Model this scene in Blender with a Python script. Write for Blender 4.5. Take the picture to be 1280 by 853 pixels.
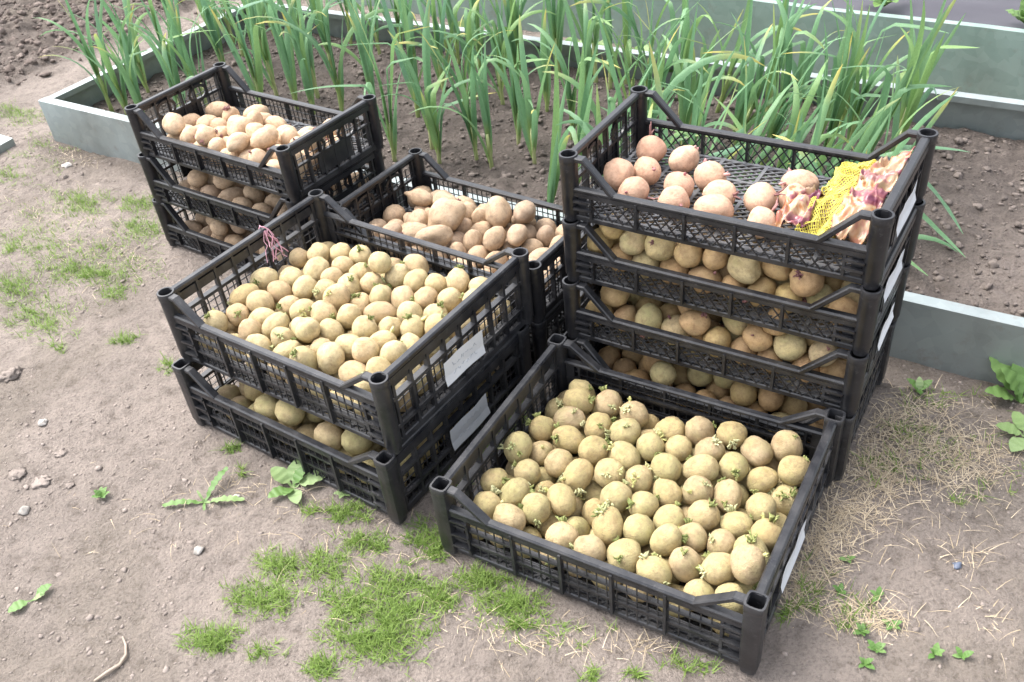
import bpy, math, random
import numpy as np
from mathutils import Vector, Matrix, noise as mnoise

random.seed(7)
for o in list(bpy.data.objects):
    bpy.data.objects.remove(o)
scene = bpy.context.scene
col = scene.collection
R = math.radians

# ------------------------------------------------------------------ camera
CAM_F, CAM_P, CAM_R, CAM_H = 1178.2, 0.6611, 0.11268, 1.3603
cp, sp = math.cos(CAM_P), math.sin(CAM_P)
cr_, sr_ = math.cos(CAM_R), math.sin(CAM_R)
U0 = Vector((0, sp, cp)); F0 = Vector((0, cp, -sp)); R0 = Vector((1, 0, 0))
right = cr_ * R0 - sr_ * U0
up = sr_ * R0 + cr_ * U0
cam_d = bpy.data.cameras.new('camera')
cam = bpy.data.objects.new('camera', cam_d); col.objects.link(cam)
m = Matrix.Identity(4)
for i in range(3):
    m[i][0] = right[i]; m[i][1] = up[i]; m[i][2] = -F0[i]
m[0][3], m[1][3], m[2][3] = 0, 0, CAM_H
cam.matrix_world = m
cam_d.sensor_width = 36; cam_d.lens = CAM_F / 1280 * 36
cam_d.clip_start = 0.05; cam_d.clip_end = 500
cam_d.dof.use_dof = True; cam_d.dof.focus_distance = 1.75; cam_d.dof.aperture_fstop = 14
scene.camera = cam

# ------------------------------------------------------------------ light
SUN_EL, SUN_AZ = R(58), R(-55)      # azimuth from +Y towards +X
world = bpy.data.worlds.new('World'); scene.world = world; world.use_nodes = True
wn = world.node_tree; wn.nodes.clear()
sky = wn.nodes.new('ShaderNodeTexSky'); sky.sky_type = 'NISHITA'; sky.sun_disc = False
sky.sun_elevation = SUN_EL; sky.sun_rotation = SUN_AZ
sky.air_density = 1.0; sky.dust_density = 4.0; sky.ozone_density = 1.0
hs = wn.nodes.new('ShaderNodeHueSaturation'); hs.inputs['Saturation'].default_value = 0.30
bg = wn.nodes.new('ShaderNodeBackground'); bg.inputs[1].default_value = 0.15
wo = wn.nodes.new('ShaderNodeOutputWorld')
wn.links.new(sky.outputs[0], hs.inputs['Color']); wn.links.new(hs.outputs[0], bg.inputs[0]); wn.links.new(bg.outputs[0], wo.inputs[0])
sun_d = bpy.data.lights.new('sun', 'SUN'); sun_d.energy = 0.9; sun_d.angle = R(40); sun_d.color = (1.0, 0.965, 0.93)
sun = bpy.data.objects.new('sun', sun_d); col.objects.link(sun)
sd = Vector((math.sin(SUN_AZ) * math.cos(SUN_EL), math.cos(SUN_AZ) * math.cos(SUN_EL), math.sin(SUN_EL)))
sun.rotation_euler = sd.to_track_quat('Z', 'Y').to_euler()
scene.view_settings.view_transform = 'Standard'; scene.view_settings.look = 'None'
scene.view_settings.gamma = 1; scene.view_settings.exposure = 1.92
scene.render.engine = 'CYCLES'


def G(px, py, z=0.0):
    """world point at height z seen at a pixel of the 1280 x 853 photograph"""
    d = right * (px - 640) + up * (426.5 - py) + F0 * CAM_F
    t = (z - CAM_H) / d.z
    return Vector((0, 0, CAM_H)) + d * t


# ------------------------------------------------------------------ noise
_tab = np.random.RandomState(11).rand(256, 256)


def vnoise(x, y):
    xi = np.floor(x).astype(int); yi = np.floor(y).astype(int)
    fx = x - xi; fy = y - yi
    fx = fx * fx * (3 - 2 * fx); fy = fy * fy * (3 - 2 * fy)
    a = _tab[xi & 255, yi & 255]; b = _tab[(xi + 1) & 255, yi & 255]
    c = _tab[xi & 255, (yi + 1) & 255]; d = _tab[(xi + 1) & 255, (yi + 1) & 255]
    return (a * (1 - fx) + b * fx) * (1 - fy) + (c * (1 - fx) + d * fx) * fy


def fbm(x, y, f, octv, gain=0.5, off=0.0):
    s = np.zeros(np.shape(x)); amp = 1.0; tot = 0
    for k in range(octv):
        s = s + amp * (vnoise(x * f + 17.3 * k + off, y * f - 9.1 * k + off * 1.7) - .5); tot += amp
        f *= 2.03; amp *= gain
    return s / tot


def sstep(a, b, x):
    t = np.clip((x - a) / (b - a), 0, 1); return t * t * (3 - 2 * t)


# ------------------------------------------------------------------ materials
def new_mat(name):
    mt = bpy.data.materials.new(name); mt.use_nodes = True
    nt = mt.node_tree; nt.nodes.clear()
    out = nt.nodes.new('ShaderNodeOutputMaterial'); b = nt.nodes.new('ShaderNodeBsdfPrincipled')
    nt.links.new(b.outputs[0], out.inputs[0])
    return mt, nt, b


def N(nt, typ, **kw):
    n = nt.nodes.new(typ)
    for k, v in kw.items():
        if k.startswith('i_'):
            n.inputs[k[2:].replace('_', ' ')].default_value = v
        else:
            setattr(n, k, v)
    return n


def ramp(nt, fac, stops, interp='LINEAR'):
    r = nt.nodes.new('ShaderNodeValToRGB'); r.color_ramp.interpolation = interp
    e = r.color_ramp.elements
    while len(e) < len(stops): e.new(0.5)
    for el, (p, c) in zip(e, stops):
        el.position = p; el.color = (*c, 1) if len(c) == 3 else c
    nt.links.new(fac, r.inputs[0]); return r.outputs[0]


def tex(nt, scale, detail=4, rough=.6, vec=None, typ='ShaderNodeTexNoise', dist=0):
    n = nt.nodes.new(typ); n.inputs['Scale'].default_value = scale
    if typ == 'ShaderNodeTexNoise':
        n.inputs['Detail'].default_value = detail; n.inputs['Roughness'].default_value = rough
        n.inputs['Distortion'].default_value = dist
    if vec: nt.links.new(vec, n.inputs['Vector'])
    return n


def mixc(nt, fac, a, b, mode='MIX'):
    n = nt.nodes.new('ShaderNodeMix'); n.data_type = 'RGBA'; n.blend_type = mode
    for sock, v in ((n.inputs[0], fac), (n.inputs[6], a), (n.inputs[7], b)):
        if hasattr(v, 'is_output'): nt.links.new(v, sock)
        elif isinstance(v, (int, float)): sock.default_value = v
        else: sock.default_value = (*v, 1)
    return n.outputs[2]


def math_(nt, op, a, b=0.0):
    n = nt.nodes.new('ShaderNodeMath'); n.operation = op
    for i, v in enumerate((a, b)):
        if hasattr(v, 'is_output'): nt.links.new(v, n.inputs[i])
        else: n.inputs[i].default_value = v
    return n.outputs[0]


def bump(nt, b, h, strength=.3, dist=.01):
    n = nt.nodes.new('ShaderNodeBump'); n.inputs['Strength'].default_value = strength; n.inputs['Distance'].default_value = dist
    nt.links.new(h, n.inputs['Height']); nt.links.new(n.outputs[0], b.inputs['Normal'])


def coords(nt, kind='Object'):
    return nt.nodes.new('ShaderNodeTexCoord').outputs[kind]


def mat_soil(name, light, dark, tilled):
    mt, nt, b = new_mat(name); c = coords(nt)
    at = N(nt, 'ShaderNodeAttribute', attribute_name='soil')
    sep = nt.nodes.new('ShaderNodeSeparateColor'); nt.links.new(at.outputs['Color'], sep.inputs[0])
    big = tex(nt, 3.2, 5, .6, c).outputs[0]
    mid = tex(nt, 30, 9, .72, c).outputs[0]
    fin = tex(nt, 160, 4, .7, c).outputs[0]
    c1 = ramp(nt, big, [(.32, tuple(x * .80 for x in light)), (.55, light), (.72, tuple(min(1, x * 1.13) for x in light))])
    c2 = mixc(nt, 1.0, c1, ramp(nt, mid, [(.28, (.52, .50, .48)), (.48, (1, 1, 1)), (.75, (1.15, 1.14, 1.12))]), 'MULTIPLY')
    c3 = ramp(nt, mid, [(.25, tuple(x * .6 for x in dark)), (.55, dark), (.8, tuple(x * 1.6 for x in dark))])
    cc = mixc(nt, sep.outputs[0], c2, c3)
    cc = mixc(nt, math_(nt, 'MULTIPLY', sep.outputs[1], .7), cc, tilled)
    cc = mixc(nt, .55, cc, ramp(nt, fin, [(.30, (.35, .33, .32)), (.48, (1, 1, 1)), (.72, (1.3, 1.29, 1.27))]), 'MULTIPLY')
    nt.links.new(cc, b.inputs['Base Color']); b.inputs['Roughness'].default_value = .95
    b.inputs['Specular IOR Level'].default_value = .15
    h = math_(nt, 'ADD', math_(nt, 'MULTIPLY', mid, .8), math_(nt, 'MULTIPLY', fin, .35))
    bump(nt, b, h, 1.0, .021)
    return mt


M = {}
M['ground'] = mat_soil('dry_soil', (.262, .223, .196), (.150, .125, .109), (.145, .125, .094))
M['bedsoil'] = mat_soil('bed_soil', (.165, .138, .123), (.128, .107, .095), (.25, .212, .187))


def mat_clod(name, c0, c1):
    mt, nt, b = new_mat(name); c = coords(nt)
    f = tex(nt, 30, 5, .7, c).outputs[0]
    at = N(nt, 'ShaderNodeAttribute', attribute_name='tint')
    k = math_(nt, 'ADD', math_(nt, 'MULTIPLY', f, .5), math_(nt, 'MULTIPLY', at.outputs['Fac'], .5))
    nt.links.new(ramp(nt, k, [(.2, c0), (.8, c1)]), b.inputs['Base Color'])
    b.inputs['Roughness'].default_value = .95; b.inputs['Specular IOR Level'].default_value = .15
    bump(nt, b, tex(nt, 220, 4, .7, c).outputs[0], .7, .004)
    return mt


M['clod'] = mat_clod('soil_clod', (.115, .096, .086), (.20, .168, .149))
M['tilledclod'] = mat_clod('tilled_soil_clod', (.125, .099, .086), (.20, .163, .143))
M['crumb'] = mat_clod('soil_crumb', (.22, .186, .164), (.30, .255, .226))
M['stone'] = mat_clod('pale_stone', (.34, .31, .28), (.55, .52, .48))


def mat_plastic(name, base, dust):
    mt, nt, b = new_mat(name); c = coords(nt)
    oi = nt.nodes.new('ShaderNodeObjectInfo')
    n1 = tex(nt, 14, 6, .7, c).outputs[0]
    n2 = tex(nt, 160, 3, .6, c).outputs[0]
    k = math_(nt, 'MULTIPLY', ramp(nt, n1, [(.40, (0, 0, 0)), (.72, (1, 1, 1))]), .6)
    cc = mixc(nt, k, base, dust)
    sc = tex(nt, 60, 2, .5, c, dist=3).outputs[0]
    cc = mixc(nt, math_(nt, 'MULTIPLY', ramp(nt, sc, [(.66, (0, 0, 0)), (.74, (1, 1, 1))]), .35), cc, (.12, .12, .125))
    mud = tex(nt, 45, 8, .8, c).outputs[0]
    cc = mixc(nt, math_(nt, 'MULTIPLY', ramp(nt, mud, [(.58, (0, 0, 0)), (.70, (1, 1, 1))]), .42), cc, (.13, .122, .118))
    nt.links.new(cc, b.inputs['Base Color'])
    nt.links.new(ramp(nt, n1, [(.3, (.26, .26, .26)), (.75, (.55, .55, .55))]), b.inputs['Roughness'])
    bump(nt, b, n2, .12, .002)
    return mt


M['black'] = mat_plastic('black_plastic', (.008, .0085, .011), (.045, .044, .047))
M['blackdull'] = mat_plastic('weathered_black_plastic', (.012, .0128, .016), (.075, .073, .074))
M['greygrid'] = mat_plastic('worn_grey_plastic', (.085, .088, .096), (.20, .19, .18))


def mat_metal(name, base, rough, metallic=.75):
    mt, nt, b = new_mat(name); c = coords(nt)
    n1 = tex(nt, 7, 5, .6, c).outputs[0]
    v = tex(nt, 38, typ='ShaderNodeTexVoronoi', vec=c).outputs['Color']
    sp_ = nt.nodes.new('ShaderNodeSeparateColor'); nt.links.new(v, sp_.inputs[0])
    cc = mixc(nt, 1.0, base, ramp(nt, n1, [(.25, (.78, .77, .76)), (.5, (1, 1, 1)), (.75, (1.08, 1.09, 1.1))]), 'MULTIPLY')
    cc = mixc(nt, .10, cc, mixc(nt, sp_.outputs[0], (.35, .37, .38), (.75, .77, .78)))
    dirt = tex(nt, 19, 6, .75, c).outputs[0]
    dk = math_(nt, 'MULTIPLY', ramp(nt, dirt, [(.56, (0, 0, 0)), (.75, (1, 1, 1))]), .5)
    cc = mixc(nt, dk, cc, (.22, .18, .15))
    nt.links.new(cc, b.inputs['Base Color']); b.inputs['Metallic'].default_value = metallic
    nt.links.new(ramp(nt, n1, [(.3, (rough, rough, rough)), (.8, (rough + .2,) * 3)]), b.inputs['Roughness'])
    bump(nt, b, n1, .06, .02)
    return mt


M['galv'] = mat_metal('galvanised_steel', (.275, .315, .312), .42, .6)
M['galvgreen'] = mat_metal('green_grey_coated_steel', (.215, .30, .262), .45, .45)


POT_ARGS = {}


def mat_potato(name, stops, speck, green=0.0, wrinkle=.25, joined=False):
    if not joined: POT_ARGS[name] = (name, stops, speck, green, wrinkle)
    mt, nt, b = new_mat(name); c = coords(nt)
    if joined:      # joined heap: coordinates are in metres instead of potato radii
        vs_ = nt.nodes.new('ShaderNodeVectorMath'); vs_.operation = 'SCALE'; vs_.inputs['Scale'].default_value = 37.0
        nt.links.new(c, vs_.inputs[0]); c = vs_.outputs[0]
    oi = nt.nodes.new('ShaderNodeObjectInfo')
    at = N(nt, 'ShaderNodeAttribute', attribute_name='tint')
    rnd = math_(nt, 'FRACT', math_(nt, 'ADD', oi.outputs['Random'], at.outputs['Fac']))
    mp = nt.nodes.new('ShaderNodeVectorMath'); mp.operation = 'ADD'
    cb = nt.nodes.new('ShaderNodeCombineXYZ')
    nt.links.new(math_(nt, 'MULTIPLY', oi.outputs['Random'], 37.0), cb.inputs[0]); nt.links.new(math_(nt, 'MULTIPLY', oi.outputs['Random'], 91.0), cb.inputs[1])
    nt.links.new(c, mp.inputs[0]); nt.links.new(cb.outputs[0], mp.inputs[1]); v = mp.outputs[0]
    base = ramp(nt, rnd, stops)
    big = tex(nt, 1.3, 4, .6, v).outputs[0]
    base = mixc(nt, 1.0, base, ramp(nt, big, [(.25, (.66, .61, .54)), (.5, (1, 1, 1)), (.75, (1.16, 1.13, 1.06))]), 'MULTIPLY')
    if green:
        g = tex(nt, .8, 2, .5, v).outputs[0]
        base = mixc(nt, math_(nt, 'MULTIPLY', ramp(nt, g, [(.45, (0, 0, 0)), (.7, (1, 1, 1))]), green), base, (.33, .33, .13))
    d = tex(nt, 3.5, 6, .75, v).outputs[0]
    base = mixc(nt, math_(nt, 'MULTIPLY', ramp(nt, d, [(.47, (0, 0, 0)), (.70, (1, 1, 1))]), .75), base, speck)
    vo = tex(nt, 7, typ='ShaderNodeTexVoronoi', vec=v).outputs['Distance']
    base = mixc(nt, math_(nt, 'MULTIPLY', ramp(nt, vo, [(.0, (1, 1, 1)), (.05, (1, 1, 1)), (.15, (0, 0, 0))]), .75), base, tuple(x * .6 for x in speck))
    base = mixc(nt, 1.0, base, (1.10, 1.10, 1.14), 'MULTIPLY')
    nt.links.new(base, b.inputs['Base Color'])
    b.inputs['Roughness'].default_value = .62; b.inputs['Specular IOR Level'].default_value = .3
    b.inputs['Subsurface Weight'].default_value = .0
    h = math_(nt, 'ADD', math_(nt, 'MULTIPLY', d, 1.0), math_(nt, 'MULTIPLY', tex(nt, 14, 4, .7, v).outputs[0], .5))
    bump(nt, b, h, wrinkle, .05)
    return mt


M['pot_yellow'] = mat_potato('yellow_green_potato_skin', [(0, (.45, .345, .165)), (.3, (.50, .405, .205)), (.55, (.45, .38, .185)), (.8, (.52, .40, .22)), (1, (.42, .32, .19))], (.26, .185, .105), .42, .5)
M['pot_gold'] = mat_potato('golden_potato_skin', [(0, (.53, .405, .20)), (.3, (.57, .465, .26)), (.6, (.50, .405, .215)), (.8, (.58, .44, .25)), (1, (.48, .345, .20))], (.31, .22, .125), .25, .48)
M['pot_tan'] = mat_potato('tan_potato_skin', [(0, (.43, .305, .19)), (.5, (.47, .345, .22)), (1, (.36, .26, .175))], (.22, .15, .105), 0, .4)
M['pot_beige'] = mat_potato('beige_potato_skin', [(0, (.56, .40, .25)), (.5, (.58, .44, .285)), (1, (.50, .345, .215))], (.33, .20, .13), 0, .38)
M['pot_pink'] = mat_potato('pinkish_potato_skin', [(0, (.55, .345, .225)), (.5, (.57, .385, .26)), (1, (.50, .30, .20))], (.36, .19, .13), 0, .4)
M['pot_brown'] = mat_potato('brown_potato_skin', [(0, (.38, .245, .115)), (.5, (.36, .24, .125)), (.8, (.36, .27, .11)), (1, (.42, .27, .14))], (.20, .115, .06), .12)


def mat_simple(name, c0, c1, scale=30, rough=.6, spec=.4, trans=None):
    mt, nt, b = new_mat(name); c = coords(nt)
    oi = nt.nodes.new('ShaderNodeObjectInfo')
    at = N(nt, 'ShaderNodeAttribute', attribute_name='tint')
    f = tex(nt, scale, 4, .6, c).outputs[0]
    k = math_(nt, 'FRACT', math_(nt, 'ADD', oi.outputs['Random'], at.outputs['Fac']))
    k = math_(nt, 'ADD', math_(nt, 'MULTIPLY', f, .5), math_(nt, 'MULTIPLY', k, .5))
    cc = ramp(nt, k, [(.2, c0), (.8, c1)])
    nt.links.new(cc, b.inputs['Base Color']); b.inputs['Roughness'].default_value = rough
    b.inputs['Specular IOR Level'].default_value = spec
    if trans:
        tr = nt.nodes.new('ShaderNodeBsdfTranslucent'); mx = nt.nodes.new('ShaderNodeMixShader'); mx.inputs[0].default_value = trans
        nt.links.new(cc, tr.inputs[0]); nt.links.new(b.outputs[0], mx.inputs[1]); nt.links.new(tr.outputs[0], mx.inputs[2])
        nt.links.new(mx.outputs[0], [n for n in nt.nodes if n.type == 'OUTPUT_MATERIAL'][0].inputs[0])
    return mt


M['grass'] = mat_simple('grass_blade', (.115, .20, .035), (.25, .345, .085), 6, .55, .35, .3)
M['straw'] = mat_simple('dry_straw', (.36, .28, .18), (.62, .52, .38), 12, .75, .2)
M['weed'] = mat_simple('weed_leaf', (.09, .19, .04), (.17, .28, .09), 25, .5, .4, .25)
M['paleweed'] = mat_simple('pale_weed_leaf', (.19, .29, .10), (.30, .40, .19), 25, .55, .4, .25)
M['sprout_green'] = mat_simple('pale_green_sprout', (.36, .36, .12), (.62, .58, .30), 120, .6, .3)
M['sprout_pale'] = mat_simple('white_green_sprout', (.32, .34, .15), (.54, .52, .31), 120, .6, .3)
M['sprout_dark'] = mat_simple('dark_green_sprout', (.14, .17, .05), (.30, .32, .12), 120, .6, .3)
M['sprout_purple'] = mat_simple('purple_sprout', (.10, .035, .045), (.36, .19, .17), 120, .6, .3)
M['sprout_pink'] = mat_simple('pink_sprout', (.26, .06, .075), (.62, .40, .36), 90, .5, .3)
M['paper'] = mat_simple('white_paper', (.50, .52, .55), (.66, .67, .68), 20, .7, .3)
M['pencil'] = mat_simple('pencil_mark', (.36, .38, .42), (.46, .48, .52), 50, .8, .2)
M['twine'] = mat_simple('pink_twine', (.40, .12, .20), (.72, .52, .55), 120, .8, .2)
M['net'] = mat_simple('yellow_net', (.48, .41, .06), (.58, .52, .12), 50, .5, .4)
M['film_black'] = mat_simple('dark_mulch_fabric', (.030, .028, .036), (.075, .07, .085), 5, .55, .4)
M['twig'] = mat_simple('grey_twig', (.30, .24, .19), (.48, .41, .34), 40, .85, .2)
M['bluechip'] = mat_simple('blue_grey_chip', (.07, .09, .13), (.12, .14, .19), 40, .5, .4)

# garlic leaf: blue green with pale keel, yellowing tip where the leaf is old
mt, nt, b = new_mat('garlic_leaf')
oi = nt.nodes.new('ShaderNodeObjectInfo'); at = N(nt, 'ShaderNodeAttribute', attribute_name='along')
sepc = nt.nodes.new('ShaderNodeSeparateColor'); nt.links.new(at.outputs['Color'], sepc.inputs[0])
c = coords(nt)
mpp = nt.nodes.new('ShaderNodeMapping'); mpp.inputs['Scale'].default_value = (60, 60, 4); nt.links.new(c, mpp.inputs[0])
st = tex(nt, 3, 3, .6, mpp.outputs[0]).outputs[0]
g0 = ramp(nt, oi.outputs['Random'], [(0, (.135, .27, .135)), (.4, (.165, .315, .165)), (.75, (.205, .345, .125)), (1, (.15, .29, .18))])
g0 = mixc(nt, 1.0, g0, ramp(nt, st, [(.3, (.8, .82, .8)), (.7, (1.15, 1.12, 1.1))]), 'MULTIPLY')
g0 = mixc(nt, ramp(nt, sepc.outputs[0], [(.0, (.75, .75, .75)), (.22, (0, 0, 0))]), g0, (.26, .33, .085))
old = ramp(nt, math_(nt, 'FRACT', math_(nt, 'MULTIPLY', oi.outputs['Random'], 7.3)), [(.6, (0, 0, 0)), (.95, (1, 1, 1))])
tipm = ramp(nt, sepc.outputs[0], [(.70, (0, 0, 0)), (.95, (1, 1, 1))])
g0 = mixc(nt, math_(nt, 'MULTIPLY', old, tipm), g0, (.55, .46, .12))
nt.links.new(g0, b.inputs['Base Color']); b.inputs['Roughness'].default_value = .5; b.inputs['Specular IOR Level'].default_value = .35
tr = nt.nodes.new('ShaderNodeBsdfTranslucent'); mx = nt.nodes.new('ShaderNodeMixShader'); mx.inputs[0].default_value = .38
nt.links.new(g0, tr.inputs[0]); nt.links.new(b.outputs[0], mx.inputs[1]); nt.links.new(tr.outputs[0], mx.inputs[2])
nt.links.new(mx.outputs[0], [n for n in nt.nodes if n.type == 'OUTPUT_MATERIAL'][0].inputs[0])
M['garlic'] = mt
M['garlic_stem'] = mat_simple('garlic_stem', (.24, .32, .10), (.42, .44, .22), 20, .5, .35)

# printed film of the net bag
mt, nt, b = new_mat('printed_film'); c = coords(nt)
n1 = tex(nt, 17, 3, .6, c, dist=.6).outputs[0]
n2 = tex(nt, 9, 2, .5, c).outputs[0]
cc = ramp(nt, n1, [(.36, (.12, .025, .05)), (.45, (.24, .075, .085)), (.49, (.40, .25, .16)), (.53, (.42, .31, .20)), (.58, (.34, .15, .05)), (.66, (.28, .045, .035))])
cc = mixc(nt, ramp(nt, n2, [(.50, (0, 0, 0)), (.66, (.6, .6, .6))]), cc, (.40, .28, .18))
nt.links.new(cc, b.inputs['Base Color']); b.inputs['Roughness'].default_value = .3
bump(nt, b, tex(nt, 70, 3, .6, c).outputs[0], .3, .004)
M['film'] = mt


# ------------------------------------------------------------------ mesh builder
class MB:
    def __init__(s): s.v = []; s.f = []; s.t = None

    def add(s, vs, fs):
        o = len(s.v); s.v += [tuple(x) for x in vs]; s.f += [tuple(i + o for i in q) for q in fs]

    def box(s, c, d, rot=None):
        c = Vector(c); hx, hy, hz = d[0] / 2, d[1] / 2, d[2] / 2
        vs = [Vector((x, y, z)) for z in (-hz, hz) for (x, y) in ((-hx, -hy), (hx, -hy), (hx, hy), (-hx, hy))]
        if rot: vs = [rot @ v for v in vs]
        s.add([v + c for v in vs], [(3, 2, 1, 0), (4, 5, 6, 7), (0, 1, 5, 4), (1, 2, 6, 5), (2, 3, 7, 6), (3, 0, 4, 7)])

    def bar(s, p0, p1, w, h, upv=(0, 0, 1), ch=0.0):
        """bar from p0 to p1; w across, h along upv; ch = chamfer"""
        p0, p1 = Vector(p0), Vector(p1); t = (p1 - p0).normalized(); u = Vector(upv)
        a = t.cross(u)
        if a.length < 1e-6: a = t.cross(Vector((1, 0, 0)))
        a.normalize(); u = a.cross(t).normalized()
        w /= 2; h /= 2
        if ch: pr = [(-w + ch, -h), (w - ch, -h), (w, -h + ch), (w, h - ch), (w - ch, h), (-w + ch, h), (-w, h - ch), (-w, -h + ch)]
        else: pr = [(-w, -h), (w, -h), (w, h), (-w, h)]
        n = len(pr)
        vs = [p + a * x + u * y for p in (p0, p1) for x, y in pr]
        fs = [(i, (i + 1) % n, n + (i + 1) % n, n + i) for i in range(n)] + [tuple(range(n - 1, -1, -1)), tuple(range(n, 2 * n))]
        s.add(vs, fs)

    def tube(s, pts, rad, n=6):
        pts = [Vector(p) for p in pts]; rs = rad if isinstance(rad, (list, tuple)) else [rad] * len(pts)
        vs = []; prev = None
        for i, p in enumerate(pts):
            t = (pts[min(i + 1, len(pts) - 1)] - pts[max(i - 1, 0)]).normalized()
            a = prev - t * prev.dot(t) if prev is not None else t.orthogonal()
            if a.length < 1e-6: a = t.orthogonal()
            a.normalize(); prev = a; bb = t.cross(a)
            vs += [p + (a * math.cos(k * 2 * math.pi / n) + bb * math.sin(k * 2 * math.pi / n)) * rs[i] for k in range(n)]
        fs = [(i * n + k, i * n + (k + 1) % n, (i + 1) * n + (k + 1) % n, (i + 1) * n + k) for i in range(len(pts) - 1) for k in range(n)]
        fs += [tuple(range(n - 1, -1, -1)), tuple(range((len(pts) - 1) * n, len(pts) * n))]
        s.add(vs, fs)

    def loft(s, rings, cap0=True, cap1=True):
        n = len(rings[0]); vs = [p for r in rings for p in r]
        fs = [(i * n + k, i * n + (k + 1) % n, (i + 1) * n + (k + 1) % n, (i + 1) * n + k) for i in range(len(rings) - 1) for k in range(n)]
        if cap0: fs.append(tuple(range(n - 1, -1, -1)))
        if cap1: fs.append(tuple(range((len(rings) - 1) * n, len(rings) * n)))
        s.add(vs, fs)

    def bow(s, ax, half, out, amt):
        """bulge along axis out by amt at the middle of axis ax"""
        for i, v in enumerate(s.v):
            v = list(v); v[out] += amt * max(0, 1 - (v[ax] / half) ** 2); s.v[i] = tuple(v)

    def mesh(s, name, mat, smooth=False):
        me = bpy.data.meshes.new(name); me.from_pydata(s.v, [], s.f)
        if smooth: me.polygons.foreach_set('use_smooth', [True] * len(me.polygons))
        if mat: me.materials.append(M[mat] if isinstance(mat, str) else mat)
        me.update(); return me

    def build(s, name, mat, parent=None, smooth=False):
        return link(name, s.mesh(name, mat, smooth), parent)


def link(name, me, parent=None):
    o = bpy.data.objects.new(name, me); col.objects.link(o)
    if parent: o.parent = parent
    return o


def empty(name, loc=(0, 0, 0), rz=0.0):
    o = bpy.data.objects.new(name, None); col.objects.link(o); o.empty_display_size = .05
    o.location = loc; o.rotation_euler = (0, 0, rz); return o


def tag(o, label=None, cat=None, group=None, kind=None):
    for k, v in (('label', label), ('category', cat), ('group', group), ('kind', kind)):
        if v: o[k] = v
    return o


def attr(me, name, vals):
    a = me.color_attributes.new(name, 'FLOAT_COLOR', 'POINT')
    vals = np.asarray(vals, np.float32)
    if vals.ndim == 1: vals = np.stack([vals, vals, vals, np.ones_like(vals)], 1)
    a.data.foreach_set('color', vals.ravel())


def np_mesh(name, V, F, mat, smooth=False, tint=None):
    """V (n,3) F (m,k) arrays"""
    me = bpy.data.meshes.new(name); k = F.shape[1]
    me.vertices.add(len(V)); me.vertices.foreach_set('co', np.asarray(V, np.float32).ravel())
    me.loops.add(F.size); me.loops.foreach_set('vertex_index', F.astype(np.int32).ravel())
    me.polygons.add(len(F)); me.polygons.foreach_set('loop_start', np.arange(0, F.size, k, dtype=np.int32))
    if smooth: me.polygons.foreach_set('use_smooth', np.ones(len(F), bool))
    me.update(calc_edges=True); me.validate()
    for mm in (mat if isinstance(mat, (list, tuple)) else [mat]): me.materials.append(M[mm])
    if tint is not None: attr(me, 'tint', tint)
    return me


def ico(sub):
    import bmesh
    bm = bmesh.new(); bmesh.ops.create_icosphere(bm, subdivisions=sub, radius=1)
    V = np.array([v.co[:] for v in bm.verts]); F = np.array([[v.index for v in f.verts] for f in bm.faces]); bm.free()
    return V, F


# ------------------------------------------------------------------ the beds' frame
BED = Vector((-1.545, 3.213, 0)); BED_R = -0.6125; BED_H = .149; BED_W = 1.065
bu = Vector((math.cos(BED_R), math.sin(BED_R), 0)); bv = Vector((-bu.y, bu.x, 0))


def bedp(a, b_, z=0.0):
    p = BED + bu * a + bv * b_; p.z = z; return p


def bed_ab(x, y):
    dx = x - BED.x; dy = y - BED.y
    return dx * bu.x + dy * bu.y, dx * bv.x + dy * bv.y


# ------------------------------------------------------------------ ground
def axis(lo, hi, step, far_lo, far_hi):
    a = list(np.arange(lo, hi + step / 2, step)); s = step; x = a[-1]
    while x < far_hi: s *= 1.35; x += s; a.append(x)
    s = step; x = a[0]
    while x > far_lo: s *= 1.35; x -= s; a.insert(0, x)
    return np.array(a)


tl0, tl1 = G(0, 112), G(232, 18)
tdir = (tl1 - tl0).normalized(); tnrm = Vector((-tdir.y, tdir.x, 0))


def tilled_mask(x, y):
    d = (x - tl0.x) * tnrm.x + (y - tl0.y) * tnrm.y
    return sstep(-.10, .12, d + .25 * fbm(x, y, 5, 3))


def ground_h(x, y):
    t = tilled_mask(x, y)
    h = .022 * fbm(x, y, 1.6, 2) + .012 * fbm(x, y, 9, 4, .55) + .010 * fbm(x, y, 38, 2, .6, 6.) * (.5 + sstep(-.05, .2, fbm(x, y, 2.2, 3, .5, 12.))) + t * (.10 * fbm(x, y, 9, 4, .6, 3.) + .02)
    left = sstep(.45, .75, -x - .28 * y + .35 * fbm(x, y, 3, 2)) * sstep(2.0, 1.3, y)
    h = h + left * (.030 * np.abs(fbm(x, y, 14, 4, .6, 8.)))
    return h - .006


gx = axis(-2.6, 1.9, .0105, -60, 60); gy = axis(.55, 5.0, .0105, -40, 80)
X, Y = np.meshgrid(gx, gy, indexing='ij')
Z = ground_h(X, Y); far = np.maximum(np.abs(X), np.abs(Y)) > 6
Z[far] = -.006
nx, ny = X.shape
idx = np.arange(nx * ny).reshape(nx, ny)
F = np.stack([idx[:-1, :-1], idx[1:, :-1], idx[1:, 1:], idx[:-1, 1:]], -1).reshape(-1, 4)
me = np_mesh('ground', np.stack([X, Y, Z], -1).reshape(-1, 3), F, 'ground', True)
a_, b_ = bed_ab(X, Y)
moist = sstep(.10, .0, np.abs(b_ + .03) + .10 * fbm(X, Y, 8, 3)) * (a_ > -.1)
gr = sstep(.02, .16, fbm(X, Y, 2.5, 4, .6, 5.))
soilc = np.stack([np.clip(tilled_mask(X, Y) + .7 * moist, 0, 1), gr * .35, np.zeros_like(X), np.ones_like(X)], -1).reshape(-1, 4)
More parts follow.
